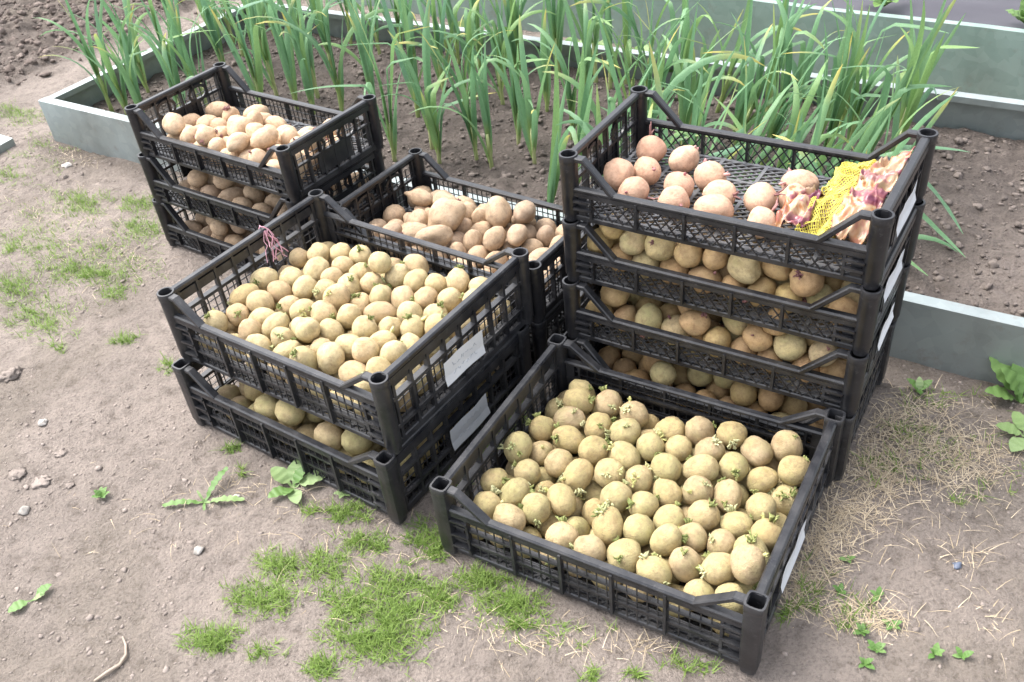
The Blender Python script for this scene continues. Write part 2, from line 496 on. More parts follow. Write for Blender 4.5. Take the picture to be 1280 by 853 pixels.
attr(me, 'soil', soilc)
tag(link('ground', me), kind='structure')

# soil in the bed
sa = np.arange(.012, 5.0, .0095); sb = np.arange(.012, BED_W - .01, .0095)
A_, B_ = np.meshgrid(sa, sb, indexing='ij')


def bed_h(a, b):
    return .048 + .030 * fbm(a, b, 3, 2, .5, 4.) + .036 * fbm(a, b, 11, 3, .62, 2.) + .016 * fbm(a, b, 42, 2, .7, 5.) + .02 * sstep(3.0, 3.6, a) * 1.0


Zb = bed_h(A_, B_)
n0, n1_ = A_.shape; idx = np.arange(n0 * n1_).reshape(n0, n1_)
F = np.stack([idx[:-1, :-1], idx[1:, :-1], idx[1:, 1:], idx[:-1, 1:]], -1).reshape(-1, 4)
Xb = BED.x + A_ * bu.x + B_ * bv.x; Yb = BED.y + A_ * bu.y + B_ * bv.y
me = np_mesh('bed_soil', np.stack([Xb, Yb, Zb], -1).reshape(-1, 3), F, 'bedsoil', True)
dry = sstep(2.9, 3.3, A_ + .5 * fbm(A_, B_, 4, 3))
attr(me, 'soil', np.stack([1 - dry, dry * .6, dry * 0, dry * 0 + 1], -1).reshape(-1, 4))
tag(link('bed_soil', me), kind='structure')


# ------------------------------------------------------------------ raised beds
def folded_panel(name, p0, p1, z0, z1, inward, lip, mat, parent, drop=.018):
    """sheet panel with its top folded inward as a lip and a short return"""
    b = MB(); p0 = Vector(p0); p1 = Vector(p1); i = Vector(inward).normalized(); t = .003
    prof = [(0, z0), (0, z1), (lip, z1), (lip, z1 - drop), (lip - t, z1 - drop), (lip - t, z1 - t), (t, z1 - t), (t, z0)]
    n = max(2, int((p1 - p0).length / .25)); rings = []
    for k in range(n + 1):
        q = p0.lerp(p1, k / n); w = random.uniform(-.003, .003) if 0 < k < n else 0
        rings.append([Vector((q.x, q.y, 0)) + i * (d + w) + Vector((0, 0, z + .6 * w)) for d, z in prof])
    b.loft(rings)
    return b.build(name, mat, parent)


bed = empty('raised_garden_bed', BED); tag(bed, 'galvanised steel raised bed planted with garlic behind the crates', 'garden bed')
inv = bed.matrix_basis.inverted()


def inbed(o, root):
    o.parent = root; o.matrix_parent_inverse = Matrix.Translation(-Vector(root.location)); return o


LIP = .034
inbed(folded_panel('front_panel', bedp(0, 0), bedp(5.4, 0), -.06, BED_H, bv, LIP, 'galv', None), bed)
inbed(folded_panel('back_panel', bedp(.0, BED_W), bedp(5.4, BED_W), -.06, BED_H, -bv, LIP, 'galv', None), bed)
inbed(folded_panel('left_panel', bedp(0, .0345), bedp(0, BED_W - .0345), -.06, BED_H - .0025, bu, LIP, 'galv', None), bed)
# inner brace of the left panel
bb = MB(); bb.box(bedp(.02, BED_W * .80, .06), (.03, .05, .15), Matrix.Rotation(BED_R, 3, 'Z')); inbed(bb.build('brace', 'galv'), bed)

# second bed, parallel, behind
q0 = G(960, 4, .215); q1 = G(1278, 41, .215)
BED2_R = math.atan2(q1.y - q0.y, q1.x - q0.x)
u2 = Vector((math.cos(BED2_R), math.sin(BED2_R), 0)); v2 = Vector((-u2.y, u2.x, 0))
q0 = Vector((q0.x, q0.y, 0))
bed2 = empty('raised_garden_bed', q0); tag(bed2, 'taller green-grey steel bed topped with dark mulch fabric', 'garden bed')
inbed(folded_panel('front_panel', q0 - u2 * 2.4, q0 + u2 * 3, -.06, .215, v2, .03, 'galvgreen', None), bed2)
inbed(folded_panel('left_panel', q0 - u2 * 2.4 + v2 * .031, q0 - u2 * 2.4 + v2 * 1.2, -.06, .213, u2, .03, 'galvgreen', None), bed2)
inbed(folded_panel('back_panel', q0 - u2 * 2.4 + v2 * 1.24, q0 + u2 * 3 + v2 * 1.24, -.06, .215, -v2, .03, 'galvgreen', None), bed2)
fa = np.arange(-2.38, 3.0, .03); fb = np.arange(.004, 1.235, .03)
A2, B2 = np.meshgrid(fa, fb, indexing='ij')
Z2 = .185 + .02 * fbm(A2, B2, 4, 3) + .012 * fbm(A2 * .3, B2 * 2.5, 6, 3)
n0, n1_ = A2.shape; idx = np.arange(n0 * n1_).reshape(n0, n1_)
F = np.stack([idx[:-1, :-1], idx[1:, :-1], idx[1:, 1:], idx[:-1, 1:]], -1).reshape(-1, 4)
me = np_mesh('mulch_fabric', np.stack([q0.x + A2 * u2.x + B2 * v2.x, q0.y + A2 * u2.y + B2 * v2.y, Z2], -1).reshape(-1, 3), F, 'film_black', True)
inbed(link('mulch_fabric', me), bed2)

# corner of another low metal edging at the left of the path
b = MB(); e0 = G(16, 173, .03); e1 = G(-60, 150, .03); e2 = G(-60, 215, .03)
d1 = (e1 - e0).normalized(); d2 = (e2 - e0).normalized(); b0 = Vector((0, 0, -.05))
b.loft([[p + b0 for p in (e0, e0 + d1 * .9, e0 + d1 * .9 + d2 * .5, e0 + d2 * .9)], [e0, e0 + d1 * .9, e0 + d1 * .9 + d2 * .5, e0 + d2 * .9]])
tag(b.build('metal_edging', 'galv'), 'corner of a low steel edging lying on the path soil', 'edging')

# ------------------------------------------------------------------ clods, crumbs
I0 = ico(1); I1 = ico(2)


def lumps(name, pts, sizes, mat, base=I0, flat=.7, seed=1, sink=.3, smooth=False):
    rs = np.random.RandomState(seed); V0, F0_ = base; n = len(pts); nv = len(V0)
    V = np.repeat(V0[None], n, 0) * (1 + .22 * rs.randn(n, nv, 1).clip(-1.6, 1.6)) + .10 * rs.randn(n, nv, 3).clip(-2, 2)
    ang = rs.rand(n) * 6.283; ca, sa_ = np.cos(ang)[:, None], np.sin(ang)[:, None]
    ax = (.7 + .6 * rs.rand(n, 1, 3)) * np.array([1, 1, flat]); V = V * ax
    x = V[..., 0] * ca - V[..., 1] * sa_; y = V[..., 0] * sa_ + V[..., 1] * ca
    V = np.stack([x, y, V[..., 2]], -1) * np.asarray(sizes)[:, None, None]
    P = np.asarray(pts, float).copy(); P[:, 2] += np.asarray(sizes) * (1 - sink) * flat * .6
    V = V + P[:, None, :]
    Fs = (F0_[None] + (np.arange(n) * nv)[:, None, None]).reshape(-1, 3)
    return np_mesh(name, V.reshape(-1, 3), Fs, mat, smooth, np.repeat(rs.rand(n), nv))


rs = np.random.RandomState(3)
# tilled plot
pts = []; sz = []
while len(pts) < 6500:
    x = rs.uniform(-3.4, .2); y = rs.uniform(2.6, 6.2)
    a, bq = bed_ab(x, y)
    if a > -.12 or rs.rand() > float(tilled_mask(np.array(x), np.array(y))): continue
    pts.append((x, y, float(ground_h(np.array(x), np.array(y))))); sz.append(min(.019, .0035 + .0048 * rs.exponential()))
tag(link('soil_clods', lumps('soil_clods', pts, sz, 'tilledclod', I1)), 'loose dark clods of the tilled plot', 'soil', kind='stuff')
# bed soil
pts = []; sz = []
while len(pts) < 7000:
    a = rs.uniform(.03, 4.6); bq = rs.uniform(.03, BED_W - .03); p = bedp(a, bq)
    pts.append((p.x, p.y, float(bed_h(np.array(a), np.array(bq))))); sz.append(min(.011, .0018 + .0024 * rs.exponential()))
tag(link('soil_clods', lumps('soil_clods', pts, sz, 'clod', I1, seed=2)), 'small dark soil clods between the garlic plants', 'soil', kind='stuff')
# crumbs on the path and in front
pts = []; sz = []
while len(pts) < 14000:
    x = rs.uniform(-1.9, 1.4); y = rs.uniform(.6, 3.6)
    a, bq = bed_ab(x, y)
    if bq > -.02 and a > -.02: continue
    dens = .12 + 1.0 * max(0, float(fbm(np.array(x), np.array(y), 3, 3, .5, 9.)) * 3) + (.9 if -.16 < bq < 0 and a > 0 else 0) + (.7 if x < -.55 - .1 * y and y < 1.7 else 0)
    if rs.rand() > dens: continue
    pts.append((x, y, float(ground_h(np.array(x), np.array(y))))); sz.append(min(.010, .0008 + .0011 * rs.exponential() + (.003 * rs.rand() if rs.rand() < .06 else 0)))
tag(link('soil_crumbs', lumps('soil_crumbs', pts, sz, 'crumb', I0, .5, seed=4, sink=.8)), 'crumbs of dry soil scattered over the path', 'soil', kind='stuff')


# ------------------------------------------------------------------ crates
def post_section(kind, r, n=20):
    out = []
    for k in range(n):
        t = 2 * math.pi * (k + .5) / n; c_, s_ = math.cos(t), math.sin(t)
        if kind == 'round': out.append((r * c_, r * s_))
        else:
            e = 5.0; d = (abs(c_) ** e + abs(s_) ** e) ** (-1 / e); out.append((r * .95 * d * c_, r * .95 * d * s_))
    return out


def crate_meshes(L, W, H, zr, posts, lat, plast, ends, tag_):
    """one set of shared meshes of a stacking crate"""
    hx, hy = L / 2, W / 2; ms = {}
    r = .0170
    b = MB(); rings = []
    for f, z in ((.80, 0), (.84, .012), (.97, .016), (1.0, H - .018), (1.0, H - .016), (1.05, H - .014), (1.05, H - .001), (1.02, H), (.82, H), (.78, H - .003), (.74, H - .05)):
        rings.append([Vector((x, y, z)) for x, y in post_section(posts, r * f)])
    b.loft(rings)
    ms['corner_post'] = b.mesh('corner_post', plast, True)
    try: ms['corner_post'].set_sharp_from_angle(angle=R(35))
    except Exception: pass
    # long side, in the plane y = 0, outside towards -y
    b = MB(); run, stub = .085, .034
    xe = hx - r * .7
    b.bar((-xe, 0, .007), (xe, 0, .007), .010, .012, ch=.002)
    b.bar((-xe, -.002, zr), (xe, -.002, zr), .016, .010, ch=.003)
    b.bar((-xe, -.008, zr - .008), (xe, -.008, zr - .008), .003, .009)
    for s_ in (-1, 1):
        b.bar((s_ * xe, 0, H - .0075), (s_ * (hx - stub), 0, H - .0075), .017, .010, ch=.002)
        b.bar((s_ * (hx - stub + .004), 0, H - .006), (s_ * (hx - run - .006), 0, zr + .001), .017, .010, ch=.002)
        for k, zz in enumerate((.030, .060, zr - .022)):
            if zz < zr - .012: b.bar((s_ * xe, -.009, zz), (s_ * (hx - .048), -.006, zz), .010, .0045)
        b.box((s_ * (hx - .026), .0, zr / 2), (.018, .004, zr - .012))
        b.bar((s_ * (hx - .046), -.003, .012), (s_ * (hx - .046), -.003, zr), .005, .010, (0, 1, 0))
    nr = 5
    for k in range(1, nr):
        x = -hx + .046 + (L - .092) * k / nr
        b.bar((x, -.003, .012), (x, -.003, zr - .003), .005, .011, (0, 1, 0))
    if lat == 'slat':
        for zz in (.044, .078): b.bar((-xe, -.002, zz), (xe, -.002, zz), .009, .005)
    b.bow(0, hx, 1, -.005)
    ms['long_side'] = b.mesh('long_side', plast)
    b = MB(); x0, x1, z0, z1 = -hx + .046, hx - .046, .012, zr - .006
    if lat == 'diamond':
        step = .0215; hgt = z1 - z0; dx = hgt * .80
        x = x0 - dx
        while x < x1:
            for sg in (1, -1):
                pa, pb = (x, z0), (x + dx, z1)
                if sg < 0: pa, pb = (x, z1), (x + dx, z0)
                t0 = max(0, (x0 - x) / dx); t1 = min(1, (x1 - x) / dx)
                if t1 - t0 > .05:
                    A = Vector((x + dx * t0, .001 * sg, pa[1] + (pb[1] - pa[1]) * t0)); B = Vector((x + dx * t1, .001 * sg, pa[1] + (pb[1] - pa[1]) * t1))
                    b.bar(A, B, .0022, .0022, (0, 1, 0))
            x += step
    else:
        st = .0150 if lat == 'grid' else .0180
        n = int((x1 - x0) / st)
        for k in range(n + 1):
            x = x0 + (x1 - x0) * k / n; b.bar((x, 0, z0), (x, 0, z1), .0018, .002, (0, 1, 0))
        n = max(2, int((z1 - z0) / (st * .95)))
        for k in range(1, n):
            z = z0 + (z1 - z0) * k / n; b.bar((x0, .0012, z), (x1, .0012, z), .002, .0017)
    b.bow(0, hx, 1, -.005)
    ms['lattice'] = b.mesh('lattice', plast)
    # end side, in the plane x = 0, outside towards +x, along y
    b = MB(); ye = hy - r * .7
    b.bar((0, -ye, H - .008), (0, ye, H - .008), .016, .013, ch=.003)
    b.bar((.007, -ye, H - .020), (.007, ye, H - .020), .003, .014)
    b.bar((0, -ye, .009), (0, ye, .009), .011, .017, ch=.002)
    nr = 8 if ends == 'window' else 6
    for k in range(nr + 1):
        y = -ye + .012 + (2 * ye - .024) * k / nr
        b.bar((.001, y, .012), (.001, y, H - .012), .0065 if ends == 'window' else .005, .011, (1, 0, 0))
    if ends == 'window':
        for zz in (H - .064, .046): b.bar((.001, -ye, zz), (.001, ye, zz), .013, .0075)
        b.bar((.001, -ye, H - .031), (.001, ye, H - .031), .005, .020)
    else:
        b.bar((.001, -ye, H * .55), (.001, ye, H * .55), .009, .005)
        for yc in (-.055, .055):      # oval grip rings
            pts = [(0, yc + .030 * math.cos(t), H - .046 + .020 * math.sin(t)) for t in [2 * math.pi * k / 18 for k in range(18)]]
            for k in range(18): b.bar(pts[k], pts[(k + 1) % 18], .008, .004, (1, 0, 0))
    b.box((.003, 0, .050), (.005, .115, .050))
    ms['end_side'] = b.mesh('end_side', plast)
    b = MB(); z0, z1 = .016, (H - .062 if ends == 'window' else H - .030)
    n = int(2 * ye / .0175)
    for k in range(n + 1):
        y = -ye + 2 * ye * k / n; b.bar((0, y, z0), (0, y, z1), .0018, .002, (1, 0, 0))
    n = max(2, int((z1 - z0) / .0175))
    for k in range(1, n):
        z = z0 + (z1 - z0) * k / n; b.bar((-.0012, -ye, z), (-.0012, ye, z), .002, .0018)
    ms['end_lattice'] = b.mesh('end_lattice', plast)
    # floor: diamond grid with cross ribs
    b = MB(); zf = .014
    for k in range(-3, 4): b.bar((hx * .96 * k / 3, -hy, zf), (hx * .96 * k / 3, hy, zf), .007, .006)
    for k in range(-2, 3): b.bar((-hx, hy * .96 * k / 2, zf), (hx, hy * .96 * k / 2, zf), .007, .0055)
    step = .026; sl = .62
    k = -int((L + W / sl) / step)
    c0 = -hx - W / sl
    while c0 < hx:
        for sg in (1, -1):
            ya, yb = (-hy, hy) if sg > 0 else (hy, -hy)
            xa, xb = c0, c0 + W / sl
            t0 = max(0, (-hx - xa) / (xb - xa)); t1 = min(1, (hx - xa) / (xb - xa))
            if t1 - t0 > .02:
                b.bar((xa + (xb - xa) * t0, ya + (yb - ya) * t0, zf + .001 * sg), (xa + (xb - xa) * t1, ya + (yb - ya) * t1, zf + .001 * sg), .0036, .003)
        c0 += step
    ms['floor_grid'] = b.mesh('floor_grid', 'greygrid' if plast == 'black' else plast)
    return ms


def paper_mesh(w, h, seed):
    rs_ = random.Random(seed); b = MB(); n = 6; vs = []
    for k in range(n + 1):
        y = -w / 2 + w * k / n
        for j in range(4):
            z = -h / 2 + h * j / 3
            vs.append((.0008 + .0018 * math.sin(k * .9 + seed) ** 2 * (j / 3) + (.004 if j == 0 else 0), y + rs_.uniform(-.0006, .0006), z + .0015 * math.sin(k + seed)))
    fs = [(k * 4 + j, (k + 1) * 4 + j, (k + 1) * 4 + j + 1, k * 4 + j + 1) for k in range(n) for j in range(3)]
    b.add(vs, fs); return b.mesh('paper_label', 'paper')


CR = {}


def crate(name_label, pos, rot, L, W, H, zr, posts, lat, plast, ends, papers=(), cat_label=None):
    key = (L, W, H, zr, posts, lat, plast, ends)
    if key not in CR: CR[key] = crate_meshes(*key, None)
    ms = CR[key]; hx, hy = L / 2, W / 2
    root = empty('vegetable_crate', pos, rot)
    tag(root, name_label, 'crate', 'black vegetable crates stacked on the path')
    for sx in (-1, 1):
        for sy in (-1, 1):
            o = link('corner_post', ms['corner_post'], root); o.location = (sx * hx, sy * hy, 0)
    for sy in (-1, 1):
        o = link('long_side', ms['long_side'], root); o.location = (0, sy * hy, 0); o.rotation_euler = (0, 0, 0 if sy < 0 else math.pi)
        l_ = link('lattice', ms['lattice'], o)
    for sx in (-1, 1):
        o = link('end_side', ms['end_side'], root); o.location = (sx * hx, 0, 0); o.rotation_euler = (0, 0, 0 if sx > 0 else math.pi)
        link('lattice', ms['end_lattice'], o)
        if sx > 0:
            for (yc, zc, w, h, tilt) in papers:
                p = link('paper_label', paper_mesh(w, h, int(abs(yc) * 1000) + int(pos[0] * 100)), o)
                p.location = (.0095, yc, zc); p.rotation_euler = (tilt, 0, 0); p['label'] = 'white paper label with faint pencil writing'
                if w > .1:      # faint illegible pencil strokes
                    b = MB(); rr = random.Random(int(pos[0] * 100))
                    for row in (-.2, .15):
                        y = -w * .30
                        while y < w * .30:
                            z = row * h; pts = [(.0024, y + .003 * q, z + rr.uniform(-.0045, .0055)) for q in range(4)]
                            b.tube(pts, .00045, 4); y += .0135
                    b.build('pencil_strokes', 'pencil', p) if pos[0] < -.3 else None
    link('floor_grid', ms['floor_grid'], root)
    return root


def frame(pos, rot):
    return Matrix.Translation(Vector(pos)) @ Matrix.Rotation(rot, 4, 'Z')


def by_corner(F_, rot, L, W, z, sx=1, sy=-1):
    """crate centre from the world xy of one corner post"""
    c_, s_ = math.cos(rot), math.sin(rot); u, v = sx * L / 2, sy * W / 2
    return (F_[0] - (u * c_ - v * s_), F_[1] - (u * s_ + v * c_), z)


CRATES = {}
LC, WC = .566, .440
LA, WA = .560, .303


def put(key, label, pos, rot, L, W, H, zr, posts, lat, plast, ends, papers=()):
    crate(label, pos, rot, L, W, H, zr, posts, lat, plast, ends, papers)
    CRATES[key] = (frame(pos, rot), L, W, H, zr)


put('E', 'low black crate of greenish sprouting potatoes standing alone in front of the tall stack', (.204, 1.179, 0), -.584, .560, .441, .172, .118, 'square', 'slat', 'blackdull', 'window', [(-.045, .085, .13, .045, 0)])
put('C2', 'bottom crate of the wide stack of two, under the heaped golden potatoes', (-.340, 1.584, 0), -.667, LC, WC, .166, .112, 'square', 'slat', 'blackdull', 'window', [(.01, .070, .125, .055, .03)])
put('C1', 'wide black crate heaped with golden potatoes, pink twine tied on its rim', (-.323, 1.603, .163), -.663, LC, WC, .174, .120, 'round', 'slat', 'blackdull', 'window', [(-.005, .068, .125, .055, -.04)])
put('M2', 'bottom crate under the crate with the big knobbly potato', (-.065, 1.918, 0), -.668, LA, WA, .146, .080, 'round', 'grid', 'black', 'oval')
put('M1', 'black crate of tan potatoes with one big knobbly potato, behind the golden heap', (-.065, 1.920, .143), -.668, LA, WA, .143, .082, 'round', 'grid', 'black', 'oval')
put('A3', 'bottom crate of the stack of three at the bed corner', by_corner((-.935, 2.382), -.671, LA, WA, 0, -1, -1), -.671, LA, WA, .146, .068, 'round', 'diamond', 'black', 'oval')
put('A2', 'middle crate of the stack of three at the bed corner', by_corner((-.927, 2.376), -.664, LA, WA, .143, -1, -1), -.664, LA, WA, .143, .068, 'round', 'diamond', 'black', 'oval')
put('A1', 'top crate of the stack of three, filled with beige oval potatoes', (-.602, 2.319, .283), -.671, LA, WA, .138, .070, 'round', 'grid', 'black', 'oval')
put('D4', 'bottom crate of the tall stack of four', by_corner((.585, 1.222), -.600, LA, WA, 0), -.600, LA, WA, .160, .085, 'square', 'slat', 'blackdull', 'window')
put('D3', 'third crate down in the tall stack of four', by_corner((.590, 1.226), -.606, LA, WA, .157), -.606, LA, WA, .137, .068, 'round', 'diamond', 'black', 'oval', [(.03, .075, .11, .036, .05)])
put('D2', 'second crate down in the tall stack of four, full of brown potatoes', by_corner((.597, 1.234), -.611, LA, WA, .291), -.611, LA, WA, .135, .068, 'round', 'diamond', 'black', 'oval', [(-.02, .08, .13, .040, -.05)])
put('D1', 'top crate of the tall stack, holding few pinkish potatoes and a yellow net bag', (.457, 1.529, .4232), -.6136, LA, WA, .137, .068, 'round', 'diamond', 'black', 'oval', [(.0, .068, .13, .042, .02)])


# ------------------------------------------------------------------ potatoes
def pile(seeds, nfill, Lx, Wy, rmin, rmax, el, seed, top=.10, it=240, zf=.018, big=None):
    """settle potatoes as pairs of spheres between the crate walls; seeds keep their place in plan"""
    rs = np.random.RandomState(seed); ns = len(seeds); n = ns + nfill
    r = rmin + (rmax - rmin) * rs.rand(n); e = el[0] + (el[1] - el[0]) * rs.rand(n)
    if big:
        for k, (rr, ee) in big.items(): r[k] = rr; e[k] = ee
    hx, hy = Lx / 2 - .012, Wy / 2 - .010
    c = np.zeros((n, 3))
    if ns: c[:ns, :2] = np.array(seeds)
    c[:ns, 2] = zf + top + .01 * rs.rand(ns)
    if big:
        for k in big: c[k, 2] += .035
    c[ns:, 0] = rs.uniform(-hx + .03, hx - .03, nfill); c[ns:, 1] = rs.uniform(-hy + .03, hy - .03, nfill); c[ns:, 2] = zf + .03 + .02 * rs.rand(nfill)
    ang = rs.rand(n) * 6.283; ax = np.stack([np.cos(ang), np.sin(ang), rs.uniform(-.35, .35, n)], 1); ax /= np.linalg.norm(ax, axis=1)[:, None]
    h = r * e; P = np.concatenate([c + ax * h[:, None], c - ax * h[:, None]]); rad = np.concatenate([r, r])
    same = np.zeros((2 * n, 2 * n), bool); i = np.arange(n); same[i, i + n] = same[i + n, i] = True; same[np.arange(2 * n), np.arange(2 * n)] = True
    tgt = c[:, :2].copy()
    for k in range(it):
        P[:, 2] -= .0016 if k < it - 40 else .0004
        d = P[:, None] - P[None]; dist = np.sqrt((d ** 2).sum(-1)) + 1e-9
        ov = np.where(same, 0, np.maximum(0, rad[:, None] + rad[None] - dist))
        P += (d / dist[..., None] * ov[..., None]).sum(1) * .32
        if ns and k < it - 50:
            cc = (P[:n] + P[n:]) / 2; dl = (tgt[:ns] - cc[:ns, :2]) * .10; P[:ns, :2] += dl; P[n:n + ns, :2] += dl
            if big and k > 60:
                for q in big: P[q, 2] += .0012; P[q + n, 2] += .0012
        dv = P[:n] - P[n:]; ln = np.sqrt((dv ** 2).sum(1)) + 1e-9; corr = (ln - 2 * h) / 2
        P[:n] -= dv / ln[:, None] * corr[:, None]; P[n:] += dv / ln[:, None] * corr[:, None]
        P[:, 0] = np.clip(P[:, 0], -hx + rad, hx - rad); P[:, 1] = np.clip(P[:, 1], -hy + rad, hy - rad); P[:, 2] = np.maximum(P[:, 2], zf + rad)
    return [(Vector((P[k] + P[k + n]) / 2), (Vector(P[k] - P[k + n]) + Vector((1e-5, 2e-5, 1e-5))).normalized(), r[k], e[k]) for k in range(n)]


def potato_mesh(name, mat, seed, sub=3, lump=.07, ring=None):
    V, F = ico(sub); rs_ = random.Random(seed); o = Vector((rs_.uniform(-50, 50), rs_.uniform(-50, 50), rs_.uniform(-50, 50)))
    out = []
    eyes = [Vector((rs_.gauss(0, 1), rs_.gauss(0, 1), rs_.gauss(0, 1))).normalized() for _ in range(9)]
    taper = rs_.uniform(-.10, .10)
    for v in V:
        p = Vector(v); d = 1 + lump * 1.6 * mnoise.noise(p * .9 + o) + lump * .5 * mnoise.noise(p * 2.4 + o)
        for e_ in eyes:
            a = p.dot(e_)
            if a > .93: d -= .075 * ((a - .93) / .07) ** 1.3
        q = p * d; k = 1 + taper * q.x; q.y *= k; q.z *= k
        out.append(q[:])
    return np_mesh(name, np.array(out), F, mat, True)


def gourd_mesh(name, mat):
    V, F = ico(3); out = []
    for v in V:
        x = v[0]; k = 1.05 if x < 0 else 1.05 - .62 * min(1, x * 1.5) ** 1.1 + (.25 * max(0, x - .75))
        out.append((v[0] * 1.1 + 0, v[1] * k + .12 * max(0, x) ** 2, v[2] * k))
    return np_mesh(name, np.array(out), F, mat, True)


def knobbly_mesh(name, mat):
    V, F = ico(4); out = []
    ks = [(Vector((.9, .2, .35)).normalized(), .42), (Vector((-.6, .6, .5)).normalized(), .35), (Vector((.1, -.9, .4)).normalized(), .36), (Vector((-.8, -.5, .1)).normalized(), .3), (Vector((.2, .3, .95)).normalized(), .2)]
    for v in V:
        p = Vector(v); d = .92 + .10 * mnoise.noise(p * 1.3 + Vector((3, 1, 9)))
        for e_, h in ks: d += h * math.exp(-((1 - p.dot(e_)) / .12))
        out.append((p * d)[:])
    return np_mesh(name, np.array(out), F, mat, True)


def sprout_mesh(name, mat, seed, kind):
    rs_ = random.Random(seed); b = MB()
    if kind == 'rosette':
        n = rs_.randint(7, 15)
        for k in range(n):
            a = rs_.uniform(0, 6.28); rr = rs_.uniform(0, .0050); x, y = rr * math.cos(a), rr * math.sin(a)
            h = rs_.uniform(.0018, .0062); lx, ly = x * .8 + rs_.uniform(-.002, .002), y * .8 + rs_.uniform(-.002, .002)
            b.tube([(x, y, -.002), (x + lx * .5, y + ly * .5, h * .55), (x + lx, y + ly, h)], [.0018, .0014, .0016], 5)
            for q in range(2):
                t = rs_.uniform(0, 6.28); b.tube([(x + lx, y + ly, h * .8), (x + lx + .0024 * math.cos(t), y + ly + .0024 * math.sin(t), h + .0012)], [.0013, .0005], 4)
    elif kind == 'stub':
        h = rs_.uniform(.006, .012)
        b.tube([(0, 0, -.003), (.0005, 0, h * .5), (.0015, .0008, h)], [.0032, .0030, .0012], 7)
        for q in range(3):
            t = rs_.uniform(0, 6.28); b.tube([(.002 * math.cos(t), .002 * math.sin(t), h * .3), (.005 * math.cos(t), .005 * math.sin(t), h * .65)], [.0013, .0006], 4)
    else:
        for q in range(rs_.randint(2, 4)):
            t = rs_.uniform(0, 6.28); l = rs_.uniform(.010, .026)
            b.tube([(0, 0, -.003), (.25 * l * math.cos(t), .25 * l * math.sin(t), l * .6), (.6 * l * math.cos(t), .6 * l * math.sin(t), l)], [.0024, .0017, .0010], 5)
    return b.mesh(name, mat, True)


PV = {k: [potato_mesh('potato', k, 100 * i + j, 3, .045 + .009 * j) for j in range(8)] for i, k in enumerate(['pot_yellow', 'pot_gold', 'pot_tan', 'pot_beige', 'pot_pink', 'pot_brown'])}
SP = {}
for k, (mats, kinds) in {'green': (['sprout_green', 'sprout_dark', 'sprout_pale', 'sprout_dark'], ['rosette', 'rosette', 'rosette', 'rosette', 'stub']), 'purple': (['sprout_purple'], ['rosette', 'stub']), 'pink': (['sprout_pink', 'sprout_purple'], ['stub', 'long'])}.items():
    SP[k] = [sprout_mesh('sprout', mats[j % len(mats)], 31 * j + len(k), kinds[j % len(kinds)]) for j in range(8)]

stuffV, stuffF, stuffT, stuffM = [], [], [], []
for k in ('pot_yellow', 'pot_gold', 'pot_tan', 'pot_beige', 'pot_pink', 'pot_brown'):
    nm_ = M[k].name; M[k + '_heap'] = mat_potato(*POT_ARGS[nm_], joined=True)
STUFF_MATS = ['pot_yellow', 'pot_gold', 'pot_tan', 'pot_beige', 'pot_pink', 'pot_brown']
SV, SF = ico(2)
sv_off = 0
prng = random.Random(5)


def potato_matrix(fr, c, ax, r, e):
    x = ax; z0 = Vector((0, 0, 1)) if abs(x.z) < .9 else Vector((0, 1, 0)); y = z0.cross(x).normalized(); z = x.cross(y)
    ro = Matrix((x, y, z)).transposed().to_4x4() @ Matrix.Rotation(prng.uniform(0, 6.28), 4, 'X')
    s_ = Matrix.Diagonal((r * (1 + e * .93), r * 1.03, r * prng.uniform(.95, 1.06), 1))
    return fr @ Matrix.Translation(c) @ ro @ s_


def add_potato(mw, mat, label, group, sprout, nsp, big, cat='potato', mesh=None, name='potato'):
    me = mesh or prng.choice(PV[mat])
    o = link(name, me); o.matrix_world = mw; tag(o, label, cat, group)
    for k in range(nsp):
        d = Vector((prng.gauss(0, 1), prng.gauss(0, .9) - .35, prng.gauss(0, .8) + .75)).normalized()
        if prng.random() < .6: d = (mw.to_3x3().col[0].normalized() * prng.choice((-1, 1)) + d * .8).normalized()
        # point of the ellipsoid in world direction d
        loc = (mw.to_3x3().inverted() @ d).normalized()
        p = mw @ (loc * .985)
        nrm = (mw.to_3x3().inverted().transposed() @ loc).normalized()
        q = nrm.to_track_quat('Z', 'Y').to_matrix().to_4x4() @ Matrix.Rotation(prng.uniform(0, 6.28), 4, 'Z')
        sc_ = prng.uniform(.75, 1.35) * big
        c_ = link('sprout', prng.choice(SP[sprout])); c_.parent = o
        c_.matrix_parent_inverse = mw.inverted(); c_.matrix_basis = Matrix.Translation(p) @ q @ Matrix.Scale(sc_, 4)
    return o


def add_stuff(mw, mat):
    global sv_off
    V = np.c_[SV, np.ones(len(SV))] @ np.array(mw).T
    stuffV.append(V[:, :3]); stuffF.append(SF + sv_off); sv_off += len(SV)
    stuffT.append(np.full(len(SV), prng.random())); stuffM.append(np.full(len(SF), STUFF_MATS.index(mat)))


def seeds_from(lst, off, sc, key, zc):
    fr = CRATES[key][0].inverted(); out = []
    zw = CRATES[key][0].translation.z + zc
    for x, y in lst:
        p = fr @ G(off[0] + x / sc, off[1] + y / sc, zw); L, W = CRATES[key][1], CRATES[key][2]
        out.append((max(-L / 2 + .045, min(L / 2 - .045, p.x)), max(-W / 2 + .04, min(W / 2 - .04, p.y))))
    return out


